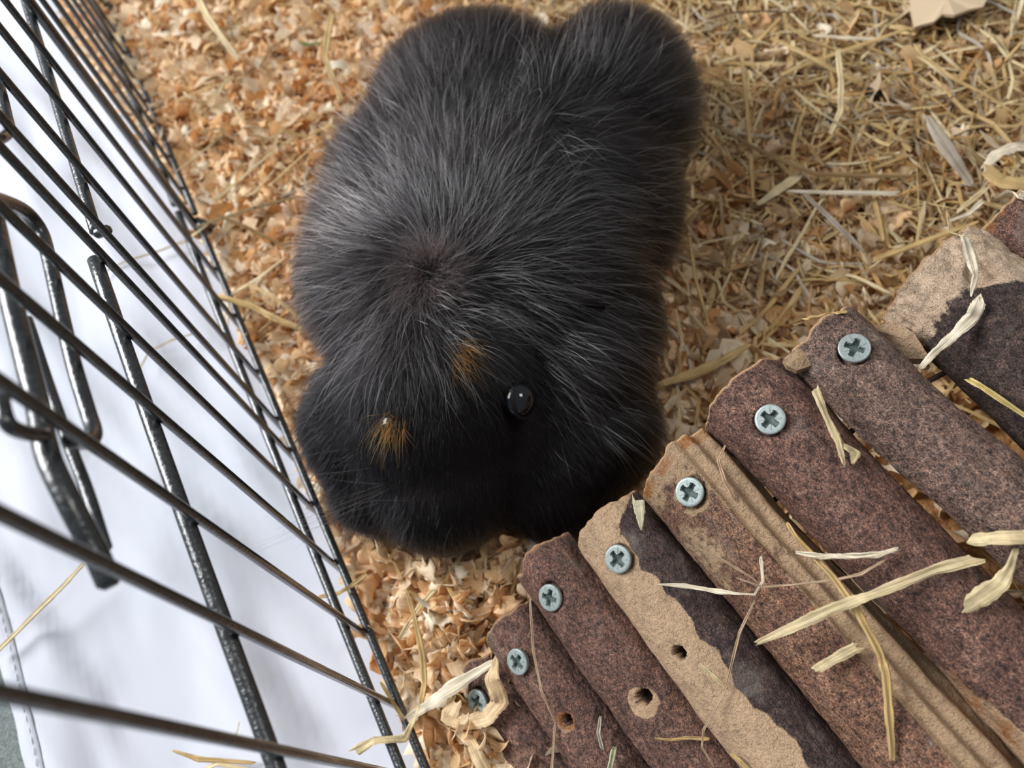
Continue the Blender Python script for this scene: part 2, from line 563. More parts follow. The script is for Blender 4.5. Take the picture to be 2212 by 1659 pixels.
# middle rails (outside the uprights), with the gap of the door between them
ma, mb = on_fence(205, 562, .003), on_fence(590, 1640, .003)
mid = [ma + (mb - ma) * q + np.array([0, 0, .0012 * math.sin(math.pi * q)]) for q in np.linspace(0, 1, 6)] + [mb + (mb - ma) * .5]
tube('door_rail', smooth_path(mid, 3), .00195, M_wire, fence, 14)
ma, mb = on_fence(55, 0, .003), on_fence(207, 500, .003)
mid2 = [ma + (mb - ma) * q for q in np.linspace(0, 1, 4)]
mid2.insert(0, mid2[0] - (mid2[1] - mid2[0]) * 2.2)
tube('door_rail', smooth_path(mid2, 3), .0017, M_wire, fence, 14)
tube('rail_end', [mid2[-1] + FD * .001, mid2[-1] - FN * .0035 + FD * .0015], .0015, M_wire, fence, 12)
for z in (.30, .46):
    tube('top_rail', [fpt(-.27, z, .003), fpt(0, z, .003), fpt(.38, z, .003)], .0019, M_wire, fence, 12)

# latch: bolt, keeper loops
bolt = [on_fence(x, y, o) for x, y, o in ((-40, 380, .006), (-12, 480, .006), (22, 640, .006), (52, 760, .006), (80, 870, .006), (102, 980, .0055), (150, 1085, .0045), (200, 1180, .0045), (236, 1258, .0045))]
b_ = tube('latch_bolt', smooth_path(bolt, 5), .0021, M_wire, fence, 16)
tag(b_, 'thick sliding latch bolt with a rounded end')
arm = [on_fence(x, y, o) for x, y, o in ((58, 690, .010), (100, 820, .010), (148, 955, .009), (190, 1065, .0085), (228, 1185, .008))]
tube('latch_arm', smooth_path(arm, 4), .00125, M_wire, fence, 10)
lp = [on_fence(x, y, o) for x, y, o in ((-30, 425, .002), (10, 436, .0025), (55, 458, .003), (88, 500, .0035), (106, 560, .0035), (133, 680, .0035), (160, 790, .0035), (190, 890, .0035), (203, 936, .003), (188, 954, .003), (150, 950, .003))]
tube('latch_loop', smooth_path(lp, 5), .0016, M_wire, fence, 14)
lp = [on_fence(x, y, o) for x, y, o in ((2, 840, .004), (6, 880, .004), (20, 918, .004), (55, 935, .004), (95, 940, .004))]
tube('latch_loop', smooth_path(lp, 5), .0013, M_wire, fence, 12)
lp = [on_fence(x, y, o) for x, y, o in ((-14, 150, .003), (2, 200, .003), (14, 250, .003), (20, 282, .003), (4, 298, .003), (-14, 300, .003))]
tube('latch_loop', smooth_path(lp, 5), .0014, M_wire, fence, 12)

# ------------------------------------------------------------------ the log bridge
LD = np.array([.345, -.9385, 0.0]); LD /= np.linalg.norm(LD)      # along each log, towards the viewer
CD = np.array([.9385, .345, 0.0]); CD /= np.linalg.norm(CD)       # along the bridge
bridge = bpy.data.objects.new('log_bridge', None); COL.objects.link(bridge)
bridge.location = (0, 0, 0)
tag(bridge, 'arched bridge of half-round bark logs held by zinc screws, beside the guinea pig', 'bridge')
# screw pixel, z, width, inset of the screw from the end, length, tilt tweak
t = NT('brown_cord'); t.set(color=(.05, .03, .02), rough=.9); M_thong = t.m
LOGS = [
    dict(p=(1035, 1515), z=.016, w=.021, inset=.011, mat=M_bark, seed=1),
    dict(p=(1122, 1428), z=.031, w=.0225, inset=.0145, mat=M_bark, seed=2),
    dict(p=(1192, 1290), z=.048, w=.0240, inset=.0145, mat=M_bark, seed=3),
    dict(p=(1338, 1207), z=.063, w=.0268, inset=.0150, mat=M_bark_tan, seed=4),
    dict(p=(1492, 1063), z=.078, w=.0296, inset=.0140, mat=M_bark_warm, seed=5),
    dict(p=(1665, 907), z=.092, w=.0290, inset=.0155, mat=M_bark, seed=6, tap=.15),
    dict(p=(1845, 755), z=.101, w=.0238, inset=.0125, mat=M_bark_grey, seed=7, tap=.10),
    dict(p=(2120, 590), z=.104, w=.0380, inset=.0130, mat=M_bark_crust, seed=8),
]
for L in LOGS: L['pos'] = at_z(*L['p'], L['z'])
for i, L in enumerate(LOGS):
    a = LOGS[max(i - 1, 0)]['pos']; b = LOGS[min(i + 1, len(LOGS) - 1)]['pos']
    tg = b - a; tg = tg - (tg @ LD) * LD; tg /= np.linalg.norm(tg)
    L['T'] = tg; L['N'] = np.cross(tg, LD) * 1.0
    if L['N'][2] < 0: L['N'] = -L['N']
# two more planks carry the arch on past the frame
for k in range(3):
    a = LOGS[-1]
    LOGS.append(dict(p=None, z=0, w=.027, inset=.014, mat=(M_bark, M_bark_warm, M_bark_grey)[k], seed=9 + k,
                     pos=a['pos'] + CD * (.034 if k == 0 else .029) + np.array([0, 0, (-.006, -.012, -.016)[k]]),
                     T=(CD + np.array([0, 0, (-.25, -.5, -.65)[k]])) / np.linalg.norm(CD + np.array([0, 0, (-.25, -.5, -.65)[k]])), N=None))
    tg = LOGS[-1]['T']; nn = np.cross(tg, LD); LOGS[-1]['N'] = nn if nn[2] > 0 else -nn

HOLES = {2: [(1383, 1510, .0022)], 1: [(1222, 1558, .0017)], 3: [(1465, 1412, .0021)]}
BVH_V, BVH_F = [], []


def make_log(i, L):
    N_, T_, pos, w, sd = L['N'], L['T'], L['pos'], L['w'], L['seed']
    length = .165
    nu_, na = 300, 84
    hgt = w * .46
    us = np.concatenate([[0, .0002, .0006], np.linspace(.0012, length, nu_)])
    na_top = 66
    th = np.concatenate([np.linspace(math.pi, 0, na_top), -np.linspace(.0, math.pi, na - na_top + 2)[1:-1]])
    cent = pos - LD * L['inset'] - N_ * hgt
    M = len(th)
    holes = []
    for hx, hy, hr in HOLES.get(i, []):
        r = ray(hx, hy)
        # hit the plane of the log's top
        tt = ((pos - CAM) @ N_) / (r @ N_)
        hp = CAM + r * tt
        holes.append((hp, hr))
    verts = np.zeros((len(us), M, 3)); uvw = np.zeros((len(us), M, 3))
    peel = np.zeros((len(us), M)); rust = np.zeros((len(us), M)); hole = np.zeros((len(us), M)); endc = np.zeros((len(us), M))
    for a, u in enumerate(us):
        wob = .0012 * noise.noise(Vector((u * 28, sd * 3.1, 0)))
        ws = (1 + .07 * noise.noise(Vector((u * 30, sd * 5.3, 4)))) * (1 - L.get('tap', .0) * min(1, u / .05))
        skew = .0022 * noise.noise(Vector((0, sd * 2.7, 8)))
        for b, t_ in enumerate(th):
            c, s = math.cos(t_), math.sin(t_)
            top = s >= -1e-6
            y = c * w * .5 * ws
            z = (abs(s) ** .95) * hgt if top else -(abs(s) ** .6) * w * .10
            pn = Vector((u * 120, y * 260, z * 260 + sd * 11))
            d = .00042 * noise.noise(pn) + .00022 * noise.noise(pn * 2.7) + .0006 * noise.noise(pn * .35)
            if i == 4:   # split ridges down the right-hand side
                q = (y / w)
                if q > .08:
                    d += .0011 * math.sin(q * 48 + 2.0 * noise.noise(Vector((u * 20, 0, sd)))) * min(1, (q - .08) * 8)
            if i == 7 and u < .026:   # crumbly lumps where the bark has rotted away
                cr = max(0, 1 - u / .026)
                d += cr * (.0014 * noise.noise(pn * 1.7) + .0010 * noise.noise(pn * 4.1))
            # ragged cut end
            eu = 0.0
            if a < 60:
                eu = (.0026 * noise.noise(Vector((y * 110, z * 110, sd * 7))) + .0007 * noise.noise(Vector((y * 420, z * 300, sd)))) * (1 - a / 60.0)
                eu += (.0035 * (2 * y / w) ** 2 * (1 if y < 0 else .4)) * (1 - a / 60.0) * (1 if i in (3, 4) else .35)
            shrink = (.90, .965, .99)[a] if a < 3 else 1.0
            yy = (y + c * d) * shrink + wob + skew; zz = (z + (s * d if top else 0)) * shrink
            p = cent + LD * (u + eu) + T_ * yy + N_ * zz
            pe = 0.12 + .50 * (noise.noise(Vector((u * 34, y * 90, sd * 9.1))))
            ru = .02 + .55 * noise.noise(Vector((u * 60, y * 120, sd * 4.4 + 3)))
            yn = 2 * y / w
            if u < .006: ru += .35 * (1 - u / .006)
            if i == 3:
                ed_ = .36 - 3.2 * max(0, .024 - u) + 1.3 * u + .22 * noise.noise(Vector((u * 70, 3, 1))) + .1 * noise.noise(Vector((u * 210, 3, 1)))
                if u > .006 or yn < .4: pass
                pe = .5 + (ed_ - yn) * 3.0
                if u < .010: pe += 2.2 * (1 - u / .010)
                ru -= .25
            elif i == 4:
                pe = .30 + .55 * noise.noise(Vector((u * 26, y * 60, 5.0))) + (.45 if yn > .35 else 0) + (.5 * max(0, 1 - u / .012))
                if u < .004: ru += .35
            elif i == 7:
                pe = 1.6 - (u / .017) ** 1.5 + .5 * noise.noise(Vector((u * 70, y * 60, 2.0))) + .35 * yn
                if u < .022: d += 0
            elif i == 5:
                pe -= .15
                q_ = max(0, min(1, (u - .075) / .02)) * max(0, min(1, (-.30 - yn + .25 * noise.noise(Vector((u * 60, 1, 1)))) * 4)); pe += .6 * q_; ru += .3 * q_
            elif i == 6:
                pe -= .05
            else:
                pe -= .12
            # worn halo around the screw
            ds = math.hypot(u - L['inset'], y)
            if .0036 < ds < .0058 and i in (1, 2, 4, 5, 6): pe += .45 * (noise.noise(Vector((u * 250, y * 250, sd))) + .35)
            if top and ds < .0043: p = p - N_ * .0022 * min(1, (.0043 - ds) / .0006)
            for hp, hr in holes:
                e = p - hp; e2 = e - (e @ N_) * N_
                rr = math.sqrt(e2 @ e2)
                if top and s > .3:
                    if rr < hr:
                        p = p - N_ * .0055 * min(1, (1 - (rr / hr) ** 4) * 1.6); hole[a, b] = 1 if rr < hr * .86 else .3
                    elif rr < hr * 2.8 and i != 3:
                        f_ = 1 - (rr - hr) / (hr * 1.8)
                        side = (e2 @ LD) * .6 - (e2 @ T_)
                        pe += f_ * (.8 + 120 * side); ru += f_ * (.25 if i == 2 else .8)
                        p = p - N_ * .0006 * f_
            verts[a, b] = p
            uvw[a, b] = (u * .8, y if top else y + .05, z + sd * .37)
            peel[a, b] = pe; rust[a, b] = ru
            endc[a, b] = 1.0 if a < 3 else 0.0
            if endc[a, b] and i in (0, 1, 2): endc[a, b] = .6
    # end cap disc: a cut face set a little back
    V_ = list(verts.reshape(-1, 3)); base = len(V_)
    fcs = []
    for a in range(len(us) - 1):
        for b in range(M):
            fcs.append((a * M + b, a * M + (b + 1) % M, (a + 1) * M + (b + 1) % M, (a + 1) * M + b))
    c0 = verts[0].mean(0); c1 = verts[-1].mean(0)
    V_ += [c0, c1]
    for b in range(M):
        fcs.append((base, (b + 1) % M, b, base)[:3]); fcs.append((base + 1, (len(us) - 1) * M + b, (len(us) - 1) * M + (b + 1) % M))
    ob = link_mesh('log', V_, fcs, L['mat'], bridge)
    ext = lambda A, v: np.concatenate([A.ravel(), [v, v]])
    point_vec(ob.data, np.concatenate([uvw.reshape(-1, 3), [[0, 0, sd]] * 2]), 'bark_uv')
    point_float(ob.data, ext(peel, .2), 'peel'); point_float(ob.data, ext(rust, 0), 'rust')
    point_float(ob.data, ext(hole, 0), 'hole'); point_float(ob.data, ext(endc, 1), 'endcut')
    # coarse copy for resting things on the logs
    o = len(BVH_V)
    st = 6; ia = list(range(0, len(us), st)); ib = list(range(0, M, 3))
    for a in ia:
        for b in ib: BVH_V.append(Vector(verts[a, b]))
    for a in range(len(ia) - 1):
        for b in range(len(ib)):
            k = len(ib)
            BVH_F.append((o + a * k + b, o + a * k + (b + 1) % k, o + (a + 1) * k + (b + 1) % k, o + (a + 1) * k + b))
    return ob


def make_screw(log, pos, N_, T_, spin, rad=.0040):
    """countersunk head with a cross recess and four small ticks"""
    bm = bmesh.new()
    prof = [(0.0, .0004), (.55, .0004), (.86, .00035), (.97, .00012), (1.0, -.0002), (.93, -.0008), (.5, -.0030), (.42, -.0080)]
    n = 48
    # the cross outline: pull the inner ring down where it lies in the cross
    rs = [0.0] + list(np.linspace(.04, .66, 14)) + [.74, .84, .93, .98, 1.0, .93]
    zs = [.0004] * 16 + [.0004, .00036, .0002, -.0002, -.0012]
    rings = []
    cvt = bm.verts.new((0, 0, -.0010))
    for r, z in zip(rs[1:], zs[1:]):
        ring = []
        for k in range(n):
            a = 2 * math.pi * k / n
            x, y = r * math.cos(a), r * math.sin(a)
            zz = z
            if r < .70:
                arm_ = (abs(x) < .17 and abs(y) < .62) or (abs(y) < .17 and abs(x) < .62)
                core = r < .30
                if arm_ or core: zz = -.0010 + .0006 * r
                dd = abs((a % (math.pi / 2)) - math.pi / 4)
            elif r < .9: pass
            ring.append(bm.verts.new((x * rad, y * rad, zz)))
        rings.append(ring)
    for k in range(n): bm.faces.new((cvt, rings[0][k], rings[0][(k + 1) % n]))
    for a, b in zip(rings, rings[1:]):
        for k in range(n): bm.faces.new((a[k], b[k], b[(k + 1) % n], a[(k + 1) % n]))
    me = bpy.data.meshes.new('screw')
    for f in bm.faces:
        zc = sum(v.co.z for v in f.verts) / len(f.verts)
        if zc < -.0004 and f.calc_center_median().xy.length < rad * .72: f.material_index = 1
        f.smooth = False
    bm.to_mesh(me); bm.free()
    me.materials.append(M_screw); me.materials.append(M_recess)
    o = bpy.data.objects.new('screw', me); COL.objects.link(o); o.parent = log
    X = np.cross(LD, N_); X /= np.linalg.norm(X)
    Mx = Matrix((tuple(X), tuple(np.cross(N_, X)), tuple(N_))).transposed().to_4x4()
    o.matrix_world = Matrix.Translation(Vector(pos + N_ * .0010)) @ Mx @ Matrix.Rotation(spin, 4, 'Z')
    # stamped ticks between the arms
    tv, tf = [], []
    for q in range(4):
        a = math.pi / 4 + q * math.pi / 2
        d = np.array([math.cos(a), math.sin(a)]); s_ = np.array([-d[1], d[0]])
        k = len(tv)
        for r_, w_ in ((.34, .06), (.72, .03)):
            for sg in (-1, 1):
                p = d * r_ * rad + s_ * w_ * rad * sg
                tv.append((p[0], p[1], .00052)); tv.append((p[0], p[1], .0003))
        tf += [(k, k + 2, k + 6, k + 4), (k + 1, k, k + 4, k + 5), (k + 2, k + 3, k + 7, k + 6)]
    v0 = len(me.vertices)
    bm = bmesh.new(); bm.from_mesh(me)
    vv = [bm.verts.new(p) for p in tv]
    for f in tf: bm.faces.new([vv[i_] for i_ in f])
    bm.to_mesh(me); bm.free()
    return o


spins = [.5, .25, .6, .05, .35, .12, .45]
for i, L in enumerate(LOGS):
    ob = make_log(i, L)
    L['ob'] = ob
    if i in (3,): ob['label'] = 'pale log with half its bark peeled to tan wood'
    if i == 7: ob['label'] = 'widest log with a crumbly pale end'
    if i == 4: ob['label'] = 'warm brown log with a split ridged side'
    if i < 7: make_screw(ob, L['pos'], L['N'], L['T'], spins[i], .0041)
# threading cord under the logs keeps the planks together
for k in (.013, .150):
    path = [L['pos'] + LD * k - L['N'] * (L['w'] * .46 + .0055) for L in LOGS]
    tube('threading_wire', smooth_path(path, 4), .0008, M_thong, bridge, 8)
bvh = BVHTree.FromPolygons(BVH_V, BVH_F)


def surf(px, py, lift=.0012, ground=.0135):
    """point where the line of sight meets a log, else the bedding or the sheet"""
    r = Vector(ray(px, py)).normalized()
    hit = bvh.ray_cast(Vector(CAM), r)
    if hit[0] is not None:
        n_ = hit[1] if hit[1].dot(r) < 0 else -hit[1]
        return np.array(hit[0] + n_ * lift)
    g = at_z(px, py, ground)
    k, h = bed_height(np.array([g[0]]), np.array([g[1]]))
    if k[0] < .25:
        return at_z(px, py, .0015 + lift + h[0] * .4)
    return at_z(px, py, max(.004, float(h[0]) + .0022) + lift)


# tan sliver of bark between the two farthest logs, and a chip on the corner
def chunk(name, pix, z, thick, mat, parent, lab=None):
    top = [at_z(x, y, zz) for x, y, zz in [(a, b, z + c) for a, b, c in pix]]
    n = len(top); cen = sum(top) / n
    V_ = [cen + np.array([0, 0, .0012])] + top + [p - np.array([0, 0, thick]) for p in top] + [cen - np.array([0, 0, thick])]
    fs = []
    for k in range(n):
        a, b = 1 + k, 1 + (k + 1) % n
        fs += [(0, a, b), (a, a + n, b + n, b), (2 * n + 1, b + n, a + n)]
    o = link_mesh(name, V_, fs, mat, parent, smooth=False)
    bpy.context.view_layer.update()
    nv_ = len(V_)
    point_vec(o.data, np.array(V_), 'bark_uv'); point_float(o.data, np.full(nv_, .85), 'peel')
    for a in ('rust', 'hole', 'endcut'): point_float(o.data, np.zeros(nv_), a)
    if lab: o['label'] = lab
    return o


chunk('bark_chip', [(1692, 775, 0), (1722, 752, .002), (1748, 762, .002), (1752, 790, .001), (1722, 800, 0), (1700, 790, 0)], .094, .002, M_bark_warm, bridge, 'small orange tan bark chip at a log end')
chunk('bark_sliver', [(1888, 712, 0), (1925, 690, .002), (1975, 720, .002), (2010, 775, 0), (1955, 775, -.002), (1918, 735, -.001)], .090, .003, M_bark_tan, bridge, 'curved tan sliver between two logs')

# ------------------------------------------------------------------ straws and shavings that can be told apart
C_PALE = (.80, .68, .42); C_STRAW = (.66, .48, .22); C_BROWN = (.36, .22, .09); C_FIBRE = (.62, .46, .32); C_GREEN = (.42, .42, .20); C_GREY = (.50, .44, .36); C_WHITE = (.86, .78, .62)


def kinked_path(pts, sub):
    a = smooth_path(pts, sub)
    P_ = np.array([np.array(p, float) for p in pts])
    if len(pts) < 3: return a
    b = []
    for i in range(len(pts) - 1):
        for k in range(sub): b.append(P_[i] + (P_[i + 1] - P_[i]) * (k / sub))
    b.append(P_[-1])
    return [np.asarray(x) * .4 + y * .6 for x, y in zip(a, b)]


def strand(name, pts, widths, color, flat=.18, twist=0.0, sub=5, sd=0, parent=None):
    """a flattened stem: lens-shaped section swept along the points, with frayed width"""
    g = np.random.default_rng(sd)
    path = kinked_path(pts, sub)
    m = len(path)
    wi = np.interp(np.linspace(0, 1, m), np.linspace(0, 1, len(widths)), widths)
    verts, cols, gr = [], [], []
    nrm = np.array([0, 0, 1.0])
    ph = g.uniform(0, 6)
    dist = 0
    sec = [(-1, 0), (-.72, .62), (-.1, .30), (.55, .75), (1, .1), (.5, -.6), (-.4, -.4)]
    for i, p in enumerate(path):
        if i: dist += np.linalg.norm(p - path[i - 1])
        t_ = path[min(i + 1, m - 1)] - path[max(i - 1, 0)]; t_ /= np.linalg.norm(t_) + 1e-9
        side = np.cross(t_, nrm); side /= np.linalg.norm(side) + 1e-9
        up = np.cross(side, t_)
        a = twist * math.sin(i * .35 + ph)
        s2 = side * math.cos(a) + up * math.sin(a); u2 = -side * math.sin(a) + up * math.cos(a)
        w = wi[i] * .5 * (1 + .045 * g.standard_normal() + .06 * math.sin(i * .8 + ph * 3))
        if i in (0, m - 1): w *= .75
        for x, z in sec:
            fr = t_ * (g.uniform(-1.5, 1.5) * w if i in (0, m - 1) else 0)
            verts.append(p + s2 * x * w + u2 * z * w * flat * 2 + fr)
            cols.append(np.clip(np.array(color) * (1 + .08 * math.sin(i * .9 + ph) + .10 * math.sin(x * 9 + ph) + .05 * g.standard_normal()), 0, 1))
            gr.append((dist * 90, x * w * 5200, ph * 9 + z * 2))
    k = len(sec); fs = []
    for i in range(m - 1):
        for j in range(k):
            fs.append((i * k + j, i * k + (j + 1) % k, (i + 1) * k + (j + 1) % k, (i + 1) * k + j))
    fs.append(tuple(range(k - 1, -1, -1))); fs.append(tuple((m - 1) * k + j for j in range(k)))
    o = link_mesh(name, verts, fs, M_straw, parent, smooth=False)
    point_color(o.data, np.array(cols)); point_vec(o.data, np.array(gr), 'grain_uv')
    return o


def rest(pts, per=3):
    """lay a stiff stem over what lies below it: it bridges gaps between the logs"""
    pix = []
    for i in range(len(pts) - 1):
        for k in range(per): pix.append(np.array(pts[i], float) + (np.array(pts[i + 1], float) - np.array(pts[i], float)) * k / per)
    pix.append(np.array(pts[-1], float))
    d = np.array([-(R.T @ (surf(x, y, .0008 + l * .001) - CAM))[2] for x, y, l in pix])
    n = len(d); w = 2 if n < 9 else 4
    hull = np.array([d[max(0, i - w):i + w + 1].min() for i in range(n)])
    sm = np.array([hull[max(0, i - w):i + w + 1].mean() for i in range(n)])
    sm = np.minimum(sm, d)
    return [CAM + ray(p[0], p[1]) * q for p, q in zip(pix, sm)]


def wpx(p, w):
    """width in metres of w pixels at the point p"""
    d = -(R.T @ (p - CAM))[2]
    return w * d / F


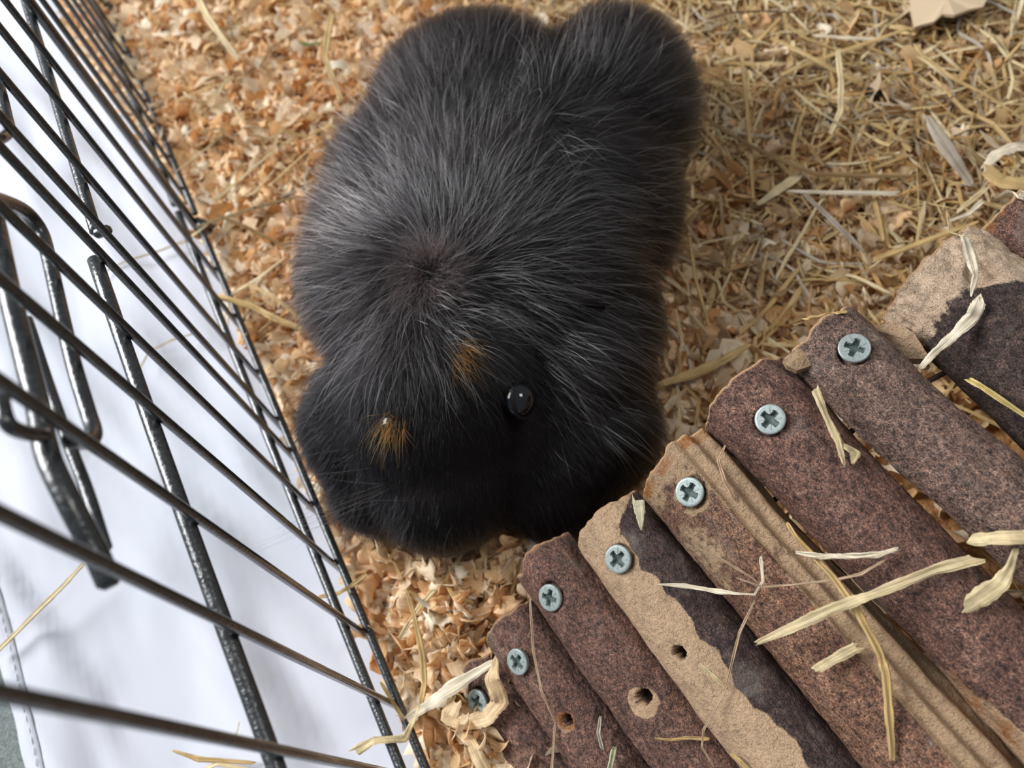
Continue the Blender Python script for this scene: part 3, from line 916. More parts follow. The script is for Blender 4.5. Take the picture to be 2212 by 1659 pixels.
S = [  # name, label, pixels (x, y, extra lift in mm), widths px, colour, flat, twist
 ('flat_straw', 'short pale straw with a split foot lying beside the screw of the big purple log', [(1760, 837, 1), (1782, 895, 2), (1811, 953, 2), (1824, 1007, 1)], (20, 17, 16, 9), C_PALE, .3, .3),
 ('straw_scrap', 'tiny ragged straw scrap at the foot of the short pale straw', [(1822, 962, 1), (1848, 978, 1), (1842, 1000, 1)], (12, 24, 9), C_PALE, .2, .3),
 ('wood_shaving', 'greenish white pointed sliver on the tip of the half peeled pale log', [(1378, 1078, 1.5), (1382, 1105, 1.2), (1385, 1145, .8)], (26, 24, 4), (.66, .62, .44), .08, 0),
 ('straw_stalk', 'long bent straw stalk running down across the brown logs', [(1700, 1130, 1), (1721, 1162, 1), (1799, 1247, 2), (1850, 1316, 2.5), (1900, 1412, 2.5), (1914, 1457, 2), (1927, 1636, 1)], (9, 10, 14, 18, 18, 20, 17), C_STRAW, .42, .2),
 ('flat_straw', 'broad pale straw blade lying aslant over the bent stalk', [(1634, 1389, 2), (1708, 1357, 2.5), (1795, 1316, 4.5), (1886, 1284, 4), (2023, 1229, 2.5), (2110, 1208, 3)], (10, 24, 25, 22, 22, 32), C_PALE, .2, .35),
 ('flat_straw', 'knobbly white straw piece lying level above the broad pale blade', [(1721, 1194, 2), (1780, 1203, 2.5), (1840, 1201, 2.5), (1900, 1198, 2.5), (1941, 1185, 2)], (8, 17, 13, 16, 8), C_WHITE, .4, .8),
 ('short_straw', 'short frayed straw piece below the broad pale blade', [(1763, 1446, 1.5), (1808, 1420, 2), (1854, 1396, 1.5)], (20, 22, 24), C_PALE, .15, .15),
 ('flat_straw', 'yellow double straw at the right edge of the logs', [(2097, 1167, 3), (2150, 1162, 4), (2240, 1160, 4)], (24, 34, 36), C_PALE, .25, .2),
 ('flat_straw', 'wide pale blade hanging below the yellow double straw', [(2195, 1185, 4), (2182, 1225, 4), (2160, 1262, 3), (2092, 1306, 2)], (12, 22, 36, 42), C_PALE, .12, .3),
 ('straw_fibre', 'curled pale fibre with a white flat part on the half peeled log', [(1420, 1262, 1), (1484, 1266, 1.5), (1548, 1277, 2), (1590, 1282, 2), (1630, 1284, 2), (1648, 1256, 2.5), (1644, 1206, 2)], (3, 12, 13, 6, 5, 7, 9), C_WHITE, .2, .6),
 ('straw_fibre', 'thin fibre running level to the bent stalk then rising', [(1590, 1248, 1), (1648, 1268, 2), (1717, 1263, 2), (1808, 1252, 4.5), (1860, 1240, 3), (1914, 1208, 3)], (3, 6, 5, 6, 8, 5), C_FIBRE, .4, .3),
 ('straw_fibre', 'long wavy thread hanging down over the pale peeled log', [(1630, 1297, 2), (1598, 1366, 2), (1580, 1435, 1.5), (1566, 1494, 1.5), (1520, 1576, 1.5), (1516, 1613, 1.5), (1543, 1658, 1.5)], (4, 7, 6, 4, 6, 5, 5), C_FIBRE, .4, .3),
 ('straw_fibre', 'faint thread from the screw side down to the curled fibre', [(1516, 1188, 1), (1570, 1215, 1), (1620, 1245, 1.5), (1642, 1262, 2)], (3, 7, 4, 3), C_FIBRE, .4, .2),
 ('short_straw', 'small slim straw on the peeled wood below the drill hole', [(1514, 1437, 1), (1545, 1464, 1.2), (1573, 1490, 1)], (8, 8, 5), C_PALE, .3, .1),
 ('short_straw', 'thin forked straw lying level near the bottom of the peeled log', [(1415, 1595, 1), (1450, 1598, 1.5), (1484, 1594, 1.5), (1530, 1596, 1)], (4, 6, 8, 9), C_STRAW, .3, .4),
 ('short_straw', 'straw end leaving the bottom of the frame on the peeled log', [(1580, 1628, 1), (1600, 1645, 1.5), (1640, 1690, 1)], (7, 9, 9), C_STRAW, .3, .1),
 ('flat_straw', 'torn white straw strip standing on the crumbly log end', [(2084, 515, 3), (2098, 558, 3), (2107, 595, 2.5), (2097, 640, 2)], (26, 24, 16, 5), C_WHITE, .15, .3),
 ('flat_straw', 'feathery pale straw strip curving off the widest log', [(2117, 650, 1.5), (2100, 685, 2.5), (2060, 725, 3), (2020, 760, 3), (1986, 797, 4)], (30, 32, 24, 16, 13), C_WHITE, .15, .4),
 ('short_straw', 'yellow straw with a black band on the dark bark of the widest log', [(2093, 820, 4), (2130, 842, 3), (2240, 915, 2)], (17, 15, 11), (.74, .60, .24), .35, .1),
 ('short_straw', 'pale straw overhanging the end of the smooth grey brown log', [(1702, 703, 3), (1740, 688, 3), (1790, 678, 3), (1830, 673, 2)], (5, 14, 15, 10), C_STRAW, .2, .5),
 ('straw_fibre', 'bent twig with a right angle kink behind the widest log', [(2046, 457, 4), (2049, 480, 4), (2052, 502, 3), (2085, 512, 3), (2130, 516, 2)], (6, 6, 6, 5, 4), C_PALE, .4, .1),
 ('flat_straw', 'wide grey straw strip leaning towards the pale scraps at the right edge', [(2002, 250, 6), (2045, 320, 7), (2097, 396, 6)], (14, 42, 22), C_GREY, .12, .2),
 ('flat_straw', 'arched white strip at the right edge above the widest log', [(2123, 367, 10), (2153, 332, 12), (2195, 316, 12), (2240, 318, 12)], (12, 24, 22, 16), C_WHITE, .12, .2),
 ('flat_straw', 'broad tan strip at the right edge above the widest log', [(2127, 365, 9), (2165, 392, 10), (2240, 400, 10)], (24, 46, 40), C_STRAW, .1, .2),
 ('flat_straw', 'frayed bright scrap below the broad tan strip', [(2150, 432, 9), (2185, 418, 10), (2225, 425, 10)], (14, 26, 26), C_WHITE, .15, .3),
 ('straw_stalk', 'pale straw leading down from the broad tan strip', [(2134, 405, 8), (2100, 432, 8), (2068, 458, 8)], (9, 12, 9), C_PALE, .3, .1),
 ('straw_stalk', 'thin pale straw just under the straw from the broad tan strip', [(2120, 437, 7), (2092, 462, 7), (2050, 478, 6)], (12, 10, 7), C_WHITE, .3, .1),
 ('straw_fibre', 'pinkish fibre lying on the split side of the warm brown log', [(1567, 961, 1), (1552, 996, 1.2), (1566, 1040, 1.2), (1587, 1078, 1)], (4, 7, 9, 12), (.66, .44, .30), .3, .2),
 ('flat_straw', 'broad cream straw blade above the lowest screw', [(881, 1551, 6), (930, 1520, 7), (975, 1486, 7), (1069, 1428, 4)], (12, 26, 30, 14), C_WHITE, .12, .2),
 ('flat_straw', 'folded wide straw ribbon looped round the lowest screw', [(1072, 1419, 4), (1064, 1468, 3.5), (1080, 1515, 3), (1050, 1552, 3), (1007, 1562, 3), (968, 1548, 3), (988, 1515, 3.5)], (8, 34, 36, 36, 30, 38, 30), (.82, .62, .38), .1, .25),
 ('flat_straw', 'cream straw ribbon zigzagging down from the looped ribbon', [(1007, 1548, 3), (990, 1582, 3), (1018, 1604, 3), (1034, 1640, 2.5), (1056, 1680, 2)], (18, 15, 26, 30, 32), (.84, .66, .42), .12, .3),
 ('flat_straw', 'tapering straw blade reaching over the bottom wires to the sheet', [(765, 1624, 24), (808, 1600, 22), (874, 1595, 14), (895, 1552, 10), (905, 1520, 8)], (24, 18, 17, 10, 6), C_PALE, .15, .5),
 ('straw_stalk', 'slim pale stalk arching beside the wires above the tapering blade', [(877, 1273, 3), (895, 1331, 5), (913, 1418, 8), (917, 1475, 8), (906, 1544, 6)], (7, 10, 14, 14, 9), C_STRAW, .2, .2),
 ('straw_fibre', 'long thin thread hanging over the two lowest purple logs', [(1145, 1295, 1.5), (1152, 1403, 1.5), (1170, 1493, 1.5), (1199, 1559, 1.5), (1192, 1670, 1.5)], (5, 6, 6, 4, 7), C_FIBRE, .4, .3),
 ('straw_stalk', 'straw stalk lying along the inside of the bottom wire', [(823, 1475, 3), (850, 1520, 4), (881, 1566, 4), (930, 1680, 3)], (8, 9, 10, 9), C_STRAW, .3, .1),
 ('hay_stem', 'dark thin hay stem pointing to the end of the lower logs', [(982, 1385, 3), (1005, 1355, 4), (1029, 1327, 3)], (4, 4, 3), (.14, .10, .06), .45, .1),
 ('short_straw', 'ringed grey straw piece on the second purple log', [(1297, 1548, 1.5), (1293, 1584, 1.5), (1302, 1620, 1.5)], (7, 9, 8), C_GREY, .4, .1),
 ('short_straw', 'green grey straw stub at the bottom of the purple log', [(1327, 1617, 1.5), (1322, 1640, 2), (1314, 1680, 1.5)], (14, 13, 12), (.50, .50, .34), .4, .1),
 ('hay_stem', 'brown stem lying across the bottom wires below the face', [(686, 1290, 14), (730, 1282, 14), (760, 1265, 8), (790, 1242, 4)], (8, 10, 10, 10), C_STRAW, .3, .3),
 ('straw_stalk', 'pale stalk slanting in from the top edge left of the guinea pig', [(420, -20, 3), (450, 40, 4), (515, 130, 3)], (14, 15, 10), C_PALE, .3, .1),
 ('straw_stalk', 'upright golden stalk with a kink just behind the back of the guinea pig', [(718, 30, 14), (708, 80, 12), (703, 125, 9), (720, 170, 6), (738, 218, 4)], (16, 15, 12, 11, 10), C_STRAW, .35, .1),
 ('hay_stem', 'brown stem from the hinge foot of the fence to the guinea pig', [(420, 492, 4), (480, 472, 5), (540, 452, 5), (645, 424, 6)], (6, 8, 8, 7), (.36, .27, .13), .4, .1),
 ('hay_stem', 'brown stem sloping down beneath the one from the hinge foot', [(470, 465, 3), (530, 490, 4), (590, 520, 4), (628, 540, 3)], (8, 9, 8, 7), C_BROWN, .4, .1),
 ('straw_stalk', 'tan stalk sloping from the fence under the whiskers', [(466, 639, 3), (542, 660, 4), (600, 690, 4), (670, 716, 3)], (14, 15, 15, 12), C_STRAW, .3, .1),
 ('straw_stalk', 'thinner stalk crossing above the tan stalk by the fence', [(535, 613, 5), (590, 640, 6), (655, 690, 6)], (7, 9, 8), C_STRAW, .3, .1),
 ('wood_shaving', 'white upright shaving strip against the bottom wire', [(488, 590, 3), (489, 660, 4), (487, 735, 5)], (9, 12, 14), C_WHITE, .1, .1),
 ('straw_stalk', 'pale sliver rising to the fur from the fence', [(502, 635, 4), (560, 600, 6), (617, 555, 7)], (9, 9, 5), C_PALE, .3, .1),
 ('straw_stalk', 'bright flat straw lying level right of the guinea pig', [(1702, 413, 4), (1800, 416, 5), (1936, 418, 5)], (8, 11, 15), C_WHITE, .3, .1),
 ('straw_stalk', 'bright bent straw hanging upright near the top right', [(1810, 108, 6), (1817, 180, 7), (1816, 240, 6), (1795, 286, 4)], (10, 14, 13, 12), C_PALE, .3, .1),
 ('straw_stalk', 'white flat straw lying level near the top edge', [(1757, 76, 4), (1830, 82, 5), (1930, 86, 4)], (8, 11, 9), C_WHITE, .2, .1),
 ('hay_stem', 'longest brown stem running from the flank towards the right', [(1500, 236, 5), (1560, 280, 6), (1640, 325, 6), (1760, 376, 6), (1880, 381, 5), (1975, 380, 4)], (8, 9, 10, 14, 12, 8), (.38, .25, .11), .4, .1),
 ('straw_stalk', 'long upright straw crossing the brown stem', [(1602, 118, 4), (1612, 210, 5), (1621, 320, 5), (1627, 430, 4)], (8, 10, 10, 8), C_STRAW, .3, .1),
 ('straw_stalk', 'thick golden straw bundle touching the cheek of the guinea pig', [(1418, 832, 5), (1500, 806, 6), (1560, 780, 6), (1618, 745, 5)], (16, 24, 22, 12), C_STRAW, .25, .2),
 ('hay_stem', 'grey straw sloping down towards the widest log', [(1738, 420, 5), (1800, 478, 6), (1864, 542, 5)], (10, 13, 9), C_GREY, .3, .1),
 ('hay_stem', 'thin upright golden stem beside the right flank', [(1490, 512, 5), (1502, 600, 6), (1532, 705, 5)], (6, 9, 8), C_STRAW, .4, .1),
 ('hay_stem', 'dark arched stem at the top edge right of the rump', [(1530, 40, 5), (1580, 28, 6), (1640, 24, 7), (1752, 29, 5)], (6, 5, 5, 3), (.18, .11, .05), .45, .1),
 ('wood_shaving', 'broad pale shaving slanting below the longest brown stem', [(1640, 440, 4), (1680, 410, 5), (1728, 378, 4)], (12, 20, 20), C_PALE, .1, .2),
 ('straw_stalk', 'golden stalk rising to the top right above the droppings', [(1690, 160, 5), (1800, 118, 6), (1962, 62, 5)], (9, 11, 9), C_STRAW, .3, .1),
 ('straw_stalk', 'kinked stalk reaching from the top right corner downwards', [(1975, 95, 5), (1998, 125, 6), (2060, 170, 6), (2130, 205, 5), (2225, 268, 5)], (8, 9, 8, 8, 7), C_STRAW, .35, .1),
 ('straw_stalk', 'brown stalk falling from the top towards the bent straw', [(1668, 82, 5), (1740, 118, 5), (1860, 182, 5)], (8, 11, 12), C_STRAW, .35, .1),
 ('hay_stem', 'tan stem leading up to the crumbly end of the widest log', [(1890, 560, 6), (1960, 535, 7), (2040, 505, 8), (2110, 480, 8)], (12, 16, 14, 8), C_STRAW, .3, .2),
 ('straw_stalk', 'jointed straw stalk lying on the sheet near the lower left', [(182, 1216, 2), (140, 1262, 2.5), (85, 1316, 2.5), (40, 1362, 2), (-12, 1412, 2)], (10, 12, 14, 12, 13), (.78, .68, .44), .4, .05),
 ('short_straw', 'fine brown hay stem curving over the sheet from the hinge', [(440, 488, 2), (400, 520, 2), (350, 540, 2), (270, 565, 2), (200, 600, 2)], (5, 5, 5, 5, 3), (.55, .42, .22), .4, .05),
 ('short_straw', 'faint curved hay stem on the sheet between the wires', [(420, 720, 2), (370, 735, 2), (322, 760, 2), (300, 800, 2)], (4, 5, 5, 4), (.62, .50, .30), .4, .05),
 ('short_straw', 'split straw piece on the sheet at the bottom edge', [(375, 1622, 2), (430, 1640, 2.5), (550, 1648, 2)], (5, 12, 7), C_STRAW, .3, .1),
 ('short_straw', 'second straw piece at the bottom edge of the sheet, under the split one', [(420, 1670, 1.5), (470, 1650, 1.5), (560, 1668, 1.5)], (6, 9, 8), C_PALE, .3, .1),
 ('short_straw', 'tiny white straw tip standing on the sheet', [(508, 1590, 1), (514, 1574, 6), (517, 1558, 10)], (6, 5, 3), C_WHITE, .3, .1),
]
for k, (nm, lab, pts, wd, colr, fl, tw) in enumerate(S):
    P = rest(pts)
    wf = np.interp(np.linspace(0, 1, len(P)), np.linspace(0, 1, len(wd)), wd)
    W = [wpx(p, w) for p, w in zip(P, wf)]
    o = strand(nm, P, W, colr, fl, tw, sub=3, sd=100 + k)
    cat = {'wood_shaving': 'shaving', 'hay_stem': 'hay stem'}.get(nm, 'straw')
    tag(o, lab, cat)

# loose straws of no special look, scattered over the hay-strewn right-hand part
proto = []
for k in range(14):
    g = np.random.default_rng(500 + k)
    ln = g.uniform(.02, .055); n_ = 4
    pts = [np.array([ln * (q / n_ - .5), .0022 * g.standard_normal(), .0008 * g.standard_normal()]) for q in range(n_ + 1)]
    o = strand('straw_stalk', pts, [g.uniform(.0007, .0018) for _ in range(3)], [C_STRAW, C_PALE, C_STRAW, C_BROWN, C_GREY][k % 5], .28, .3, 3, 500 + k)
    proto.append(o)
LAB_R = 'loose straw strand lying among the hay and shavings right of the guinea pig'
LAB_L = 'loose straw strand lying among the shavings between the fence and the guinea pig'
cnt = 0
gs = np.random.default_rng(77)
spots = []
while len(spots) < 190:
    x, y = gs.uniform(-.12, .34), gs.uniform(.05, .48)
    k, h = bed_height(np.array([x]), np.array([y]))
    c_ = R.T @ (np.array([x, y, h[0]]) - CAM)
    px, py = 1106 + F * c_[0] / -c_[2], 829.5 - F * c_[1] / -c_[2]
    if k[0] < .5 or not (0 < px < 2200 and 0 < py < 1640): continue
    if 680 < px < 1450 and 40 < py < 1170: continue
    right = px > 1330
    if not right and gs.random() < .72: continue
    if bvh.ray_cast(Vector(CAM), Vector(ray(px, py)).normalized())[0] is not None: continue
    spots.append((x, y, float(h[0]), right))
for i, (x, y, h, right) in enumerate(spots):
    o = proto[i % 14] if i < 14 else proto[i % 14].copy()
    if i >= 14: COL.objects.link(o)
    o.location = (x, y, h + .0035 + gs.uniform(0, .003))
    o.rotation_euler = (gs.normal(0, .3), gs.normal(0, .10), gs.uniform(0, 6.28))
    cn = ('golden', 'pale yellow', 'light golden', 'dark brown', 'grey')[(i % 14) % 5]
    tag(o, (LAB_R if right else LAB_L).replace('loose', 'loose ' + cn), 'straw', cn + (' loose straws right of the guinea pig' if right else ' loose straws beside the fence'))

# bigger curled shavings lying on top, each one a thing
gs = np.random.default_rng(78)
sh_proto = []
for k in range(16):
    ln = gs.uniform(.011, .021)
    Wd, gr, q = flakes(np.zeros((1, 3)), np.array([ln]), np.array([ln * gs.uniform(.30, .5)]), np.array([gs.uniform(1.0, 5.0) * gs.choice([-1, 1])]), .3, 12, 3, g=gs)
    o = np_mesh('wood_shaving', Wd[0], q, M_shaving)
    point_color(o.data, np.repeat([np.clip(PALETTE[[0, 1, 3, 6, 3, 5, 1, 0][k % 8]] * 1.05, 0, 1)], len(Wd[0]), axis=0)); point_vec(o.data, gr[0], 'grain_uv')
    m = o.modifiers.new('thick', 'SOLIDIFY'); m.thickness = .00025
    sh_proto.append(o)
LABS = {'front': ('large curled pale shaving lying in front of the nose, between wires and lowest logs', 'curled shavings in front of the nose'),
        'left': ('large curled shaving lying between the fence and the side of the guinea pig', 'curled shavings beside the fence'),
        'right': ('large curled shaving lying among hay on the right of the guinea pig', 'curled shavings to the right')}
i = 0
while i < 190:
    if i < 90: px, py = gs.uniform(760, 1180), gs.uniform(1170, 1600)
    elif i < 150: px, py = gs.uniform(300, 720), gs.uniform(10, 1150)
    else: px, py = gs.uniform(1440, 2150), gs.uniform(10, 700)
    p = at_z(px, py, .014)
    k, h = bed_height(np.array([p[0]]), np.array([p[1]]))
    if k[0] < .4 or bvh.ray_cast(Vector(CAM), Vector(ray(px, py)).normalized())[0] is not None: continue
    o = sh_proto[i % 16] if i < 16 else sh_proto[i % 16].copy()
    if i >= 16: COL.objects.link(o)
    o.location = (p[0], p[1], float(h[0]) + gs.uniform(.001, .0035))
    o.rotation_euler = (gs.normal(0, .6), gs.normal(0, .6), gs.uniform(0, 6.28))
    key = 'front' if i < 90 else ('left' if i < 150 else 'right')
    cn = ('tan', 'golden tan', 'cream', 'white', 'cream', 'honey coloured', 'golden tan', 'tan')[(i % 16) % 8]
    tag(o, LABS[key][0].replace('pale ', '').replace('curled', 'curled ' + cn), 'shaving', cn + ' ' + LABS[key][1])
    i += 1

# droppings, a green leaf scrap, a pale chip
t = NT('dark_dropping'); t.set(color=(.022, .017, .012), rough=.7); M_drop = t.m
t = NT('green_leaf'); t.set(color=(.10, .16, .035), rough=.6); M_leaf = t.m
t = NT('small_black_plastic'); t.set(color=(.02, .018, .016), rough=.5); M_blk = t.m
for lab, pts, r_ in (('small black curved dropping on the hay right of the rump', [(1873, 197, 4), (1890, 203, 4), (1915, 199, 4)], (.0019, .0022, .001)),
                     ('smaller dark dropping beside the bright bent straw', [(1778, 268, 3), (1788, 262, 3), (1796, 270, 3)], (.0011, .0016, .0008))):
    P = [surf(x, y, .001 * l) for x, y, l in pts]
    path = smooth_path(P, 4)
    o = tube('dropping', path, list(np.interp(np.linspace(0, 1, len(path)), [0, .5, 1], r_)), M_drop, None, 10)
    tag(o, lab, 'dropping')
P = [surf(x, y, .003) for x, y in ((640, 88), (665, 96), (695, 92))]
o = strand('leaf_scrap', P, [.0012, .0038, .001], (.20, .26, .08), .1, .3, sd=900)
tag(o, 'small green leaf scrap on the shavings near the golden stalk', 'leaf')
o = chunk('wood_chip', [(1962, -60, .001), (2010, -70, .003), (2075, -60, .002), (2130, -50, .004), (2136, -10, .003), (2124, 14, .004), (2095, 20, .003), (2062, 32, .005), (2036, 30, .004), (2018, 46, .004), (1996, 52, .002), (1976, 58, .001), (1966, 10, .001)], .020, .0015, thin_material('pale_chip', None, (.62, .48, .32), .1, False), None)
tag(o, 'broad pale wood chip at the top edge with a dark gap under it', 'wood chip')

# ------------------------------------------------------------------ the guinea pig
t = NT('black_skin'); t.set(color=(.010, .008, .009), rough=.8, spec=.1); M_skin = t.m
t = NT('glossy_black_eye'); t.set(color=(.004, .005, .008), rough=.12, spec=.5, coat=.3); M_eye = t.m
t = NT('dark_nose_skin'); t.set(color=(.02, .012, .014), rough=.45); M_nose = t.m
t = NT('thin_dark_ear_skin'); t.set(color=(.008, .006, .007), rough=.75, spec=.2); M_ear = t.m


def hair_material(name, rough=.26, radial=.30):
    t = NT(name)
    h = t.n('ShaderNodeBsdfHairPrincipled')
    h.parametrization = 'COLOR'
    h.inputs['Roughness'].default_value = rough
    h.inputs['Radial Roughness'].default_value = radial
    h.inputs['Random Roughness'].default_value = .3
    h.inputs['IOR'].default_value = 1.42
    t.l(t.attr('tint').outputs['Color'], h.inputs['Color'])
    t.l(h.outputs[0], t.out.inputs[0])
    return t.m


M_fur = hair_material('black_fur')

pig = bpy.data.objects.new('guinea_pig', None); COL.objects.link(pig)
pig.location = tuple(at_z(1060, 600, 0)); pig.location.z = .01
tag(pig, 'black long-haired guinea pig with a rosette on its crown, face turned down', 'guinea pig')

AX = at_z(960, 900, .04) - at_z(1190, 100, .04); AX[2] = 0; AX /= np.linalg.norm(AX)     # nose direction
YAW = math.atan2(AX[0], -AX[1])                                                             # turn from -Y
BLOBS = [  # pixel, z, radii (across, along, up), extra yaw
    ((1110, 430), .046, (.057, .078, .040), 0),
    ((1315, 240), .044, (.034, .042, .036), 0),
    ((1035, 255), .046, (.046, .044, .038), 0),
    ((1060, 560), .048, (.056, .050, .036), 0),
    ((925, 620), .052, (.043, .040, .034), 0),
    ((1215, 720), .036, (.033, .045, .028), 0),
    ((1222, 915), .028, (.031, .034, .022), 0),
    ((1185, 1025), .023, (.024, .024, .017), 0),
    ((950, 850), .046, (.034, .042, .034), 0),
    ((965, 1010), .036, (.026, .030, .026), 0),
    ((968, 1095), .029, (.017, .017, .016), 0),
    ((800, 900), .034, (.022, .030, .024), 0),
    ((830, 1030), .026, (.021, .022, .018), 0),
    ((825, 540), .040, (.028, .048, .030), 0),
    ((880, 380), .040, (.030, .036, .030), 0),
    ((1270, 450), .040, (.034, .05, .032), 0),
    # feet
    ((860, 1060), .011, (.007, .012, .006), 0),
    ((1120, 1060), .011, (.007, .012, .006), 0),
    ((1420, 330), .011, (.010, .018, .006), .3),
    ((900, 330), .011, (.010, .018, .006), -.3),
]
bm = bmesh.new()
for (px, py), z, (ra, rb, rc), ey in BLOBS:
    c = at_z(px, py, z)
    Mx = Matrix.Translation(Vector(c)) @ Matrix.Rotation(YAW + ey, 4, 'Z') @ Matrix.Diagonal((ra, rb, rc, 1))
    bmesh.ops.create_icosphere(bm, subdivisions=4, radius=1.0, matrix=Mx)
me = bpy.data.meshes.new('body_raw'); bm.to_mesh(me); bm.free()
tmp = bpy.data.objects.new('body_raw', me); COL.objects.link(tmp)
m = tmp.modifiers.new('r', 'REMESH'); m.mode = 'VOXEL'; m.voxel_size = .0022
m = tmp.modifiers.new('s', 'SMOOTH'); m.iterations = 26; m.factor = .5
dg = bpy.context.evaluated_depsgraph_get(); dg.update()
me2 = bpy.data.meshes.new_from_object(tmp.evaluated_get(dg))
me2.name = 'body'
bpy.data.objects.remove(tmp)
inv = Matrix.Translation(-pig.location)
me2.transform(inv)
me2.polygons.foreach_set('use_smooth', [True] * len(me2.polygons))
me2.materials.clear(); me2.materials.append(M_skin)
body = bpy.data.objects.new('body', me2); COL.objects.link(body); body.parent = pig
PL = np.array(pig.location)

nvt = len(me2.vertices)
BV = np.empty(nvt * 3); me2.vertices.foreach_get('co', BV); BV = BV.reshape(-1, 3) + PL
me2.calc_loop_triangles()
BT = np.empty(len(me2.loop_triangles) * 3, dtype=np.int32); me2.loop_triangles.foreach_get('vertices', BT); BT = BT.reshape(-1, 3)
BN = np.empty(nvt * 3); me2.vertex_normals.foreach_get('vector', BN); BN = BN.reshape(-1, 3)
pbvh = BVHTree.FromPolygons([Vector(v) for v in BV], [tuple(int(i) for i in t_) for t_ in BT])


def pig_hit(px, py):
    h_ = pbvh.ray_cast(Vector(CAM), Vector(ray(px, py)).normalized())
    if h_[0] is None: return at_z(px, py, .04), np.array([0, 0, 1.0])
    return np.array(h_[0]), np.array(h_[1])


# eyes
EYES = []
for k, (px, py) in enumerate(((1106, 866), (836, 925))):
    p, n_ = pig_hit(px, py)
    if k == 0: n_ = n_ + np.array([.35, .0, .15])
    n_ /= np.linalg.norm(n_)
    c = p + n_ * (.0022 if k == 0 else -.0052)
    EYES.append((c, n_))
    bm = bmesh.new(); bmesh.ops.create_uvsphere(bm, u_segments=32, v_segments=20, radius=.0060)
    me = bpy.data.meshes.new('eye'); bm.to_mesh(me); bm.free()
    me.polygons.foreach_set('use_smooth', [True] * len(me.polygons)); me.materials.append(M_eye)
    o = bpy.data.objects.new('eye', me); COL.objects.link(o); o.parent = pig; o.location = c - PL
    o['label'] = 'glossy black eye' if k == 0 else 'eye half hidden in fur'
    # lid ring round the ball
    a = np.cross(n_, [0.2, 1, 0]); a /= np.linalg.norm(a); b = np.cross(n_, a)
    rp = [c - PL + n_ * .0019 + (a * math.cos(q) * .0050 + b * math.sin(q) * .0062) for q in np.linspace(0, 2 * math.pi, 25)]
    v_, f_ = tube_data(rp, .0007, 8)
    link_mesh('eyelid', v_, f_, M_ear, pig)
# nose with two nostrils
p, n_ = pig_hit(968, 1150)
p = at_z(968, 1140, .026)
bm = bmesh.new(); bmesh.ops.create_icosphere(bm, subdivisions=3, radius=.0042, matrix=Matrix.Diagonal((1.3, .7, .9, 1)))
for v in bm.verts:
    for sx in (-1, 1):
        d = (v.co - Vector((sx * .0024, -.0024, -.0006))).length
        if d < .0013: v.co *= .72
me = bpy.data.meshes.new('nose'); bm.to_mesh(me); bm.free(); me.materials.append(M_nose)
me.polygons.foreach_set('use_smooth', [True] * len(me.polygons))
o = bpy.data.objects.new('nose', me); COL.objects.link(o); o.parent = pig; o.location = Vector(p - PL); o.rotation_euler[2] = YAW
# ears: drooping petals
for k, (px, py, dx, dy) in enumerate(((1215, 575, 62, 75), (705, 600, -62, 60))):
    p, n_ = pig_hit(px, py); q, n2 = pig_hit(px + dx, py + dy)
    if np.linalg.norm(q - p) > .03: q = p + (q - p) * .03 / np.linalg.norm(q - p)
    ax = (q - p); L_ = .020; ax /= np.linalg.norm(ax)
    nn = n_ + n2; nn /= np.linalg.norm(nn); sd_ = np.cross(ax, nn)
    V_, Fq = [], []
    for i in range(13):
        u = i / 12
        wdt = .0075 * math.sin(math.pi * min(1, .18 + .82 * u)) ** .7 * (1 if u < .97 else .5)
        for j in range(9):
            v = j / 4 - 1
            pt = p + ax * L_ * u + sd_ * v * wdt + nn * (.006 * math.sin(u * 2.2) - .0035 * v * v + .0010 * math.sin(u * 9 + v * 3))
            V_.append(pt - PL + nn * -.0006)
    for i in range(12):
        for j in range(8):
            a = i * 9 + j; Fq.append((a, a + 1, a + 10, a + 9))
    o = link_mesh('ear', V_, Fq, M_ear, pig)
    m = o.modifiers.new('t', 'SOLIDIFY'); m.thickness = .0009

# ---- fur
PW, NW = pig_hit(925, 590)          # centre of the rosette


def sample_roots(n, g):
    A, B, C_ = BV[BT[:, 0]], BV[BT[:, 1]], BV[BT[:, 2]]
    ar = np.linalg.norm(np.cross(B - A, C_ - A), axis=1)
    zc = (A[:, 2] + B[:, 2] + C_[:, 2]) / 3
    tri = g.choice(len(BT), n, p=ar / ar.sum())
    r1 = np.sqrt(g.random(n)); r2 = g.random(n)
    w = np.stack([1 - r1, r1 * (1 - r2), r1 * r2], 1)[:, :, None]
    P = (np.stack([A[tri], B[tri], C_[tri]], 1) * w).sum(1)
    Nn = (BN[BT[tri]] * w).sum(1); Nn /= np.linalg.norm(Nn, axis=1)[:, None] + 1e-9
    ok = (P[:, 2] > .009) & (Nn[:, 2] > -.55)
    for c, r_ in zip([e[0] for e in EYES], (.0088, .0005)): ok &= np.linalg.norm(P - c, axis=1) > r_
    return P[ok], Nn[ok]


def project(P):
    c = (P - CAM) @ R
    return 1106 + F * c[:, 0] / -c[:, 2], 829.5 - F * c[:, 1] / -c[:, 2]


def vnoise(P, s, seed):
    """cheap smooth vector field from summed sines"""
    g = np.random.default_rng(seed)
    out = np.zeros_like(P)
    for k in range(5):
        K = g.normal(0, 1, (3, 3)) * s * (1 + .5 * k); ph = g.uniform(0, 6.28, 3)
        out += np.sin(P @ K.T + ph) / (1 + .5 * k)
    return out / 2.2


def smoothstep(a, b, x):
    t_ = np.clip((x - a) / (b - a), 0, 1)
    return t_ * t_ * (3 - 2 * t_)


ALONG = AX
HIPR, _ = pig_hit(1180, 235)


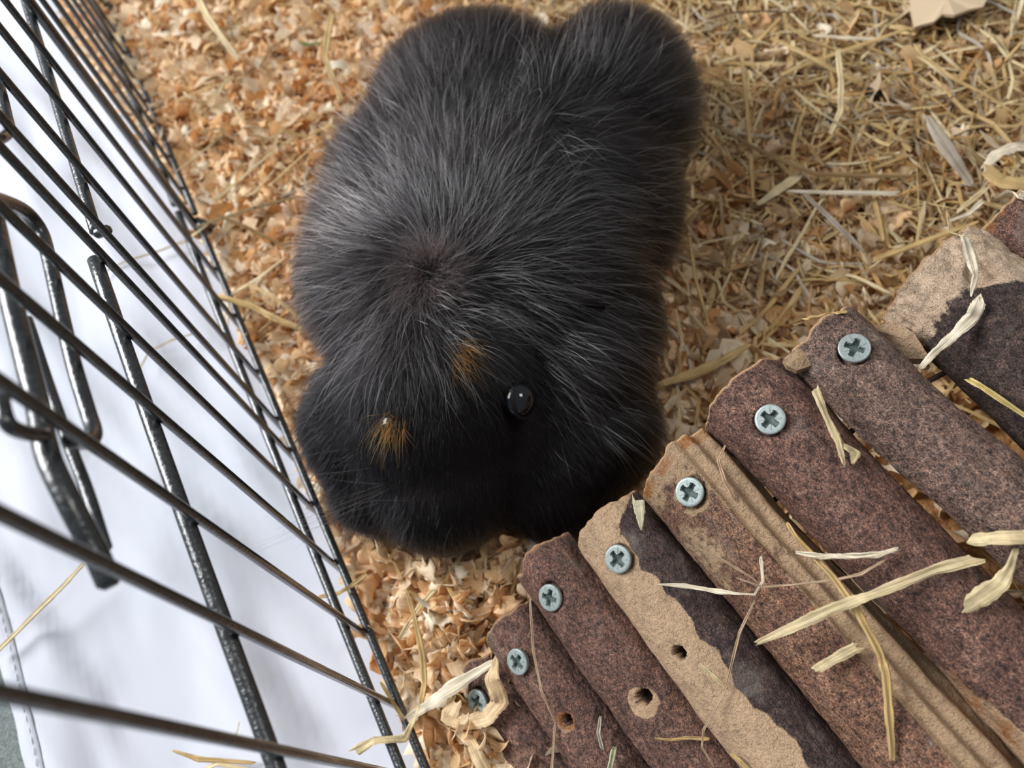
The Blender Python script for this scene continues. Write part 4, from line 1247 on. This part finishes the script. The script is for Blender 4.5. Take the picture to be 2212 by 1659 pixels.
def flow(P, Nn):
    D = P - PW
    dist = np.linalg.norm(D, axis=1)
    T = D / (dist[:, None] + 1e-6)
    T = T + .22 * vnoise(P, 45, 3) + .10 * vnoise(P, 170, 4)
    # swirl of the rosette
    sw = np.cross(Nn, T); T = T + sw * (.45 * np.exp(-(dist / .03) ** 2))[:, None]
    # right hip: hair parts from the groove and sweeps up over the hip
    D2 = P - HIPR; d2 = np.linalg.norm(D2, axis=1)
    k = np.exp(-(d2 / .045) ** 2) * (D2[:, 0] > -.004)
    up = D2 / (d2[:, None] + 1e-6) + np.array([.15, .5, .15])
    T = T * (1 - k[:, None]) + up * k[:, None]
    T[:, 2] -= .12
    T -= (T * Nn).sum(1)[:, None] * Nn
    T /= np.linalg.norm(T, axis=1)[:, None] + 1e-9
    return T, dist


def grow(name, n, seed, len_fn, tint_fn, rad, npt=7, lift=.40, clump=.78, nclump=7000, parent=pig, sel=None, wild=.12):
    g = np.random.default_rng(seed)
    P, Nn = sample_roots(n, g)
    if sel is not None:
        px, py = project(P); k = sel(P, Nn, px, py, g); P, Nn = P[k], Nn[k]
    px, py = project(P)
    T, dist = flow(P, Nn)
    n = len(P)
    L_ = len_fn(P, Nn, dist, px, py, g)
    T = T + wild * g.standard_normal((n, 3))
    lf = lift * (1 + .25 * g.standard_normal(n))
    lf = lf + .30 * np.exp(-(dist / .015) ** 2)
    T = T + (.55 * np.exp(-(dist / .012) ** 2))[:, None] * g.standard_normal((n, 3))
    tt = np.linspace(0, 1, npt)
    pts = np.zeros((n, npt, 3)); pts[:, 0] = P - Nn * .0012
    cur = pts[:, 0].copy()
    bend = .35 * g.standard_normal((n, 3))
    for i in range(1, npt):
        t_ = tt[i]
        d = Nn * (lf * (1 - t_ * .85))[:, None] + T * (.55 + .6 * t_) + np.array([0, 0, -.42]) * t_ ** 1.3 + bend * (t_ - .4)
        d /= np.linalg.norm(d, axis=1)[:, None]
        cur = cur + d * (L_ / (npt - 1))[:, None]
        cur[:, 2] = np.maximum(cur[:, 2], .0125)
        pts[:, i] = cur
    if clump > 0 and n > 50:
        nc = min(nclump, n // 4)
        kd = kdtree.KDTree(nc)
        for i in range(nc): kd.insert(P[i], i)
        kd.balance()
        ci = np.array([kd.find(p)[1] for p in P])
        off = pts[ci] - P[ci][:, None] ; own = pts - P[:, None]
        tgt = pts[ci]
        kk = (clump * g.uniform(.3, 1, n))[:, None, None] * (tt ** 1.6)[None, :, None]
        tl = (L_ / np.maximum(L_[ci], 1e-4))[:, None, None]
        pts = pts * (1 - kk) + (tgt + 0) * kk
    cu = bpy.data.hair_curves.new(name)
    cu.add_curves([npt] * n)
    cu.points.foreach_set('position', (pts - PL).astype(np.float32).ravel())
    ra = rad * g.uniform(.75, 1.2, n)[:, None] * np.array([1.0 - .85 * max(0, (x - .35) / .65) ** 1.2 for x in tt])[None]
    at = cu.attributes.get('radius') or cu.attributes.new('radius', 'FLOAT', 'POINT')
    at.data.foreach_set('value', ra.astype(np.float32).ravel())
    tc = tint_fn(P, Nn, dist, px, py, g)
    a = cu.attributes.new('tint', 'FLOAT_COLOR', 'CURVE')
    c4 = np.ones((n, 4), dtype=np.float32); c4[:, :3] = np.clip(tc, 0, 1); a.data.foreach_set('color', c4.ravel())
    cu.materials.append(M_fur)
    o = bpy.data.objects.new(name, cu); COL.objects.link(o); o.parent = parent
    o['kind'] = 'stuff'
    return o


def face_k(P):
    """1 on the face in front of the rosette"""
    return smoothstep(.012, .045, (P - PW) @ ALONG)


def len_fur(P, Nn, dist, px, py, g):
    fk = face_k(P)
    L_ = .0185 * (1 - fk) + .0085 * fk
    L_ = L_ * (1 - .35 * np.exp(-(dist / .02) ** 2))
    L_ = L_ * (1 + .35 * smoothstep(.10, .19, (PW - P) @ ALONG))
    tuft = np.exp(-(((px - 715) / 45) ** 2 + ((py - 375) / 55) ** 2)); L_ = L_ + .016 * tuft
    tuft = np.exp(-(((px - 700) / 60) ** 2 + ((py - 890) / 70) ** 2)); L_ = L_ + .008 * tuft
    return L_ * g.uniform(.65, 1.15, len(P))


def tint_fur(P, Nn, dist, px, py, g):
    v = g.random(len(P))[:, None]
    base = np.array([.004, .0035, .004]) * (.5 + v)
    bk = (1 - face_k(P))[:, None]
    grey = np.array([.024, .022, .023])
    c = base * (1 - .5 * bk) + grey * (.5 * bk) * (.4 + 1.0 * v)
    w = (.5 + .5 * vnoise(P, 38, 9)[:, :1])
    brown = np.array([.030, .020, .020])
    c = c * (1 - .35 * bk * w) + brown * .35 * bk * w * (.4 + v)
    return c


grow('fur', 200000, 11, len_fur, tint_fur, .00006)


def sel_guard_sheen(P, Nn, px, py, g):
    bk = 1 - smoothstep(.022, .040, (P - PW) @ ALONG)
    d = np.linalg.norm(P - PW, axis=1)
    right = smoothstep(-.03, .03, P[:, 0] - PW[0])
    left = np.exp(-(((px - 800) / 170) ** 2 + ((py - 380) / 210) ** 2))  # extra grey hairs on the left back paint its sheen
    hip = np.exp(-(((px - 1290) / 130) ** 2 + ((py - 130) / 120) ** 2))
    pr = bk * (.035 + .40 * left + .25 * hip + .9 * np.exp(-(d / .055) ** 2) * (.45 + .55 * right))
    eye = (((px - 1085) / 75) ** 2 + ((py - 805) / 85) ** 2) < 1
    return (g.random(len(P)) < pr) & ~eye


def len_guard(P, Nn, dist, px, py, g): return .026 * g.uniform(.6, 1.15, len(P))


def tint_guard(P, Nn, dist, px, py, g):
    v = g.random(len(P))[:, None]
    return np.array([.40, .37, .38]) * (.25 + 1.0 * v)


grow('guard_and_sheen_hairs', 26000, 12, len_guard, tint_guard, .000075, npt=9, lift=.75, clump=.5, nclump=700, sel=sel_guard_sheen, wild=.22)['label'] = 'long grey guard hairs fanning from the rosette, also painting the sheen on the left back'


def sel_bristle(P, Nn, px, py, g):
    return (px < 790) & (py > 560) & (g.random(len(P)) < .5) | ((py > 1060) & (px < 900) & (g.random(len(P)) < .5))


grow('bristly_cheek_hairs', 45000, 41, lambda P, Nn, dist, px, py, g: .0125 * g.uniform(.5, 1.35, len(P)),
     lambda P, Nn, dist, px, py, g: np.array([.005, .0045, .005]) * g.uniform(.4, 1.6, (len(P), 1)), .00006, npt=6, lift=.85, clump=.7, nclump=500,
     sel=sel_bristle, wild=.3)['label'] = 'bristly black hairs sticking out of the cheek'
grow('crown_hairs', 600000, 31, lambda P, Nn, dist, px, py, g: .012 * g.uniform(.5, 1.2, len(P)),
     lambda P, Nn, dist, px, py, g: np.array([.12, .085, .080]) * g.uniform(.4, 1.6, (len(P), 1)), .00006, npt=7, lift=.9, clump=.35, nclump=200,
     sel=lambda P, Nn, px, py, g: np.linalg.norm(P - PW, axis=1) < .013 * g.random(len(P)) ** .5, wild=.75)['label'] = 'brownish tangle at the centre of the rosette'


def patch(x, y, rx, ry):
    return lambda P, Nn, px, py, g: (((px - x) / rx) ** 2 + ((py - y) / ry) ** 2) < g.random(len(P)) ** .5


for (x, y, rx, ry), sd_ in (((990, 760, 26, 40), 21), ((850, 908, 34, 24), 22)):
    grow('rust_hairs', 500000, sd_, lambda P, Nn, dist, px, py, g: .0125 * g.uniform(.6, 1.3, len(P)),
         lambda P, Nn, dist, px, py, g: np.array([.55, .085, .006]) * g.uniform(.5, 1.1, (len(P), 1)), .00008, npt=6, lift=1.1, clump=.4, nclump=60,
         sel=lambda P, Nn, px, py, g, q=patch(x, y, rx, ry): q(P, Nn, px, py, g) & (g.random(len(P)) < .35), wild=.5)['label'] = 'small rust orange fleck of hairs on the face'

# whiskers and stray hairs
def whiskers(name, specs, parent=pig):
    cu = bpy.data.hair_curves.new(name); npt = 8; cu.add_curves([npt] * len(specs)); g = np.random.default_rng(5)
    pts = []
    for (x0, y0), (x1, y1), z1 in specs:
        p, n_ = pig_hit(x0, y0); q = at_z(x1, y1, z1)
        bow = np.array([0, 0, .006 * g.uniform(.3, 1)]) + g.normal(0, .002, 3)
        for t_ in np.linspace(0, 1, npt): pts.append(p * (1 - t_) + q * t_ + bow * math.sin(math.pi * t_) - PL)
    cu.points.foreach_set('position', np.array(pts, dtype=np.float32).ravel())
    at = cu.attributes.get('radius') or cu.attributes.new('radius', 'FLOAT', 'POINT')
    at.data.foreach_set('value', np.tile(np.linspace(.00005, .000015, npt), len(specs)).astype(np.float32))
    a = cu.attributes.new('tint', 'FLOAT_COLOR', 'CURVE')
    a.data.foreach_set('color', np.tile([.01, .01, .01, 1], len(specs)).astype(np.float32))
    cu.materials.append(M_fur)
    o = bpy.data.objects.new(name, cu); COL.objects.link(o); o.parent = parent; o['kind'] = 'stuff'


gw = np.random.default_rng(6); sp = []
for k in range(16):
    y0 = gw.uniform(960, 1120); a = gw.uniform(.55, 3.3)
    x0 = gw.uniform(800, 900)
    Lw = gw.uniform(150, 300)
    sp.append(((x0, y0), (x0 - Lw * abs(math.cos(a * .6 - .9)) - 20, y0 + Lw * .55 * math.sin(a) - 10), gw.uniform(.02, .05)))
for k in range(6):
    x0 = gw.uniform(960, 1100); y0 = gw.uniform(1040, 1130); Lw = gw.uniform(140, 260)
    sp.append(((x0, y0), (x0 + Lw * gw.uniform(-.4, .9), y0 + Lw * .55), gw.uniform(.02, .045)))
whiskers('whiskers', sp)
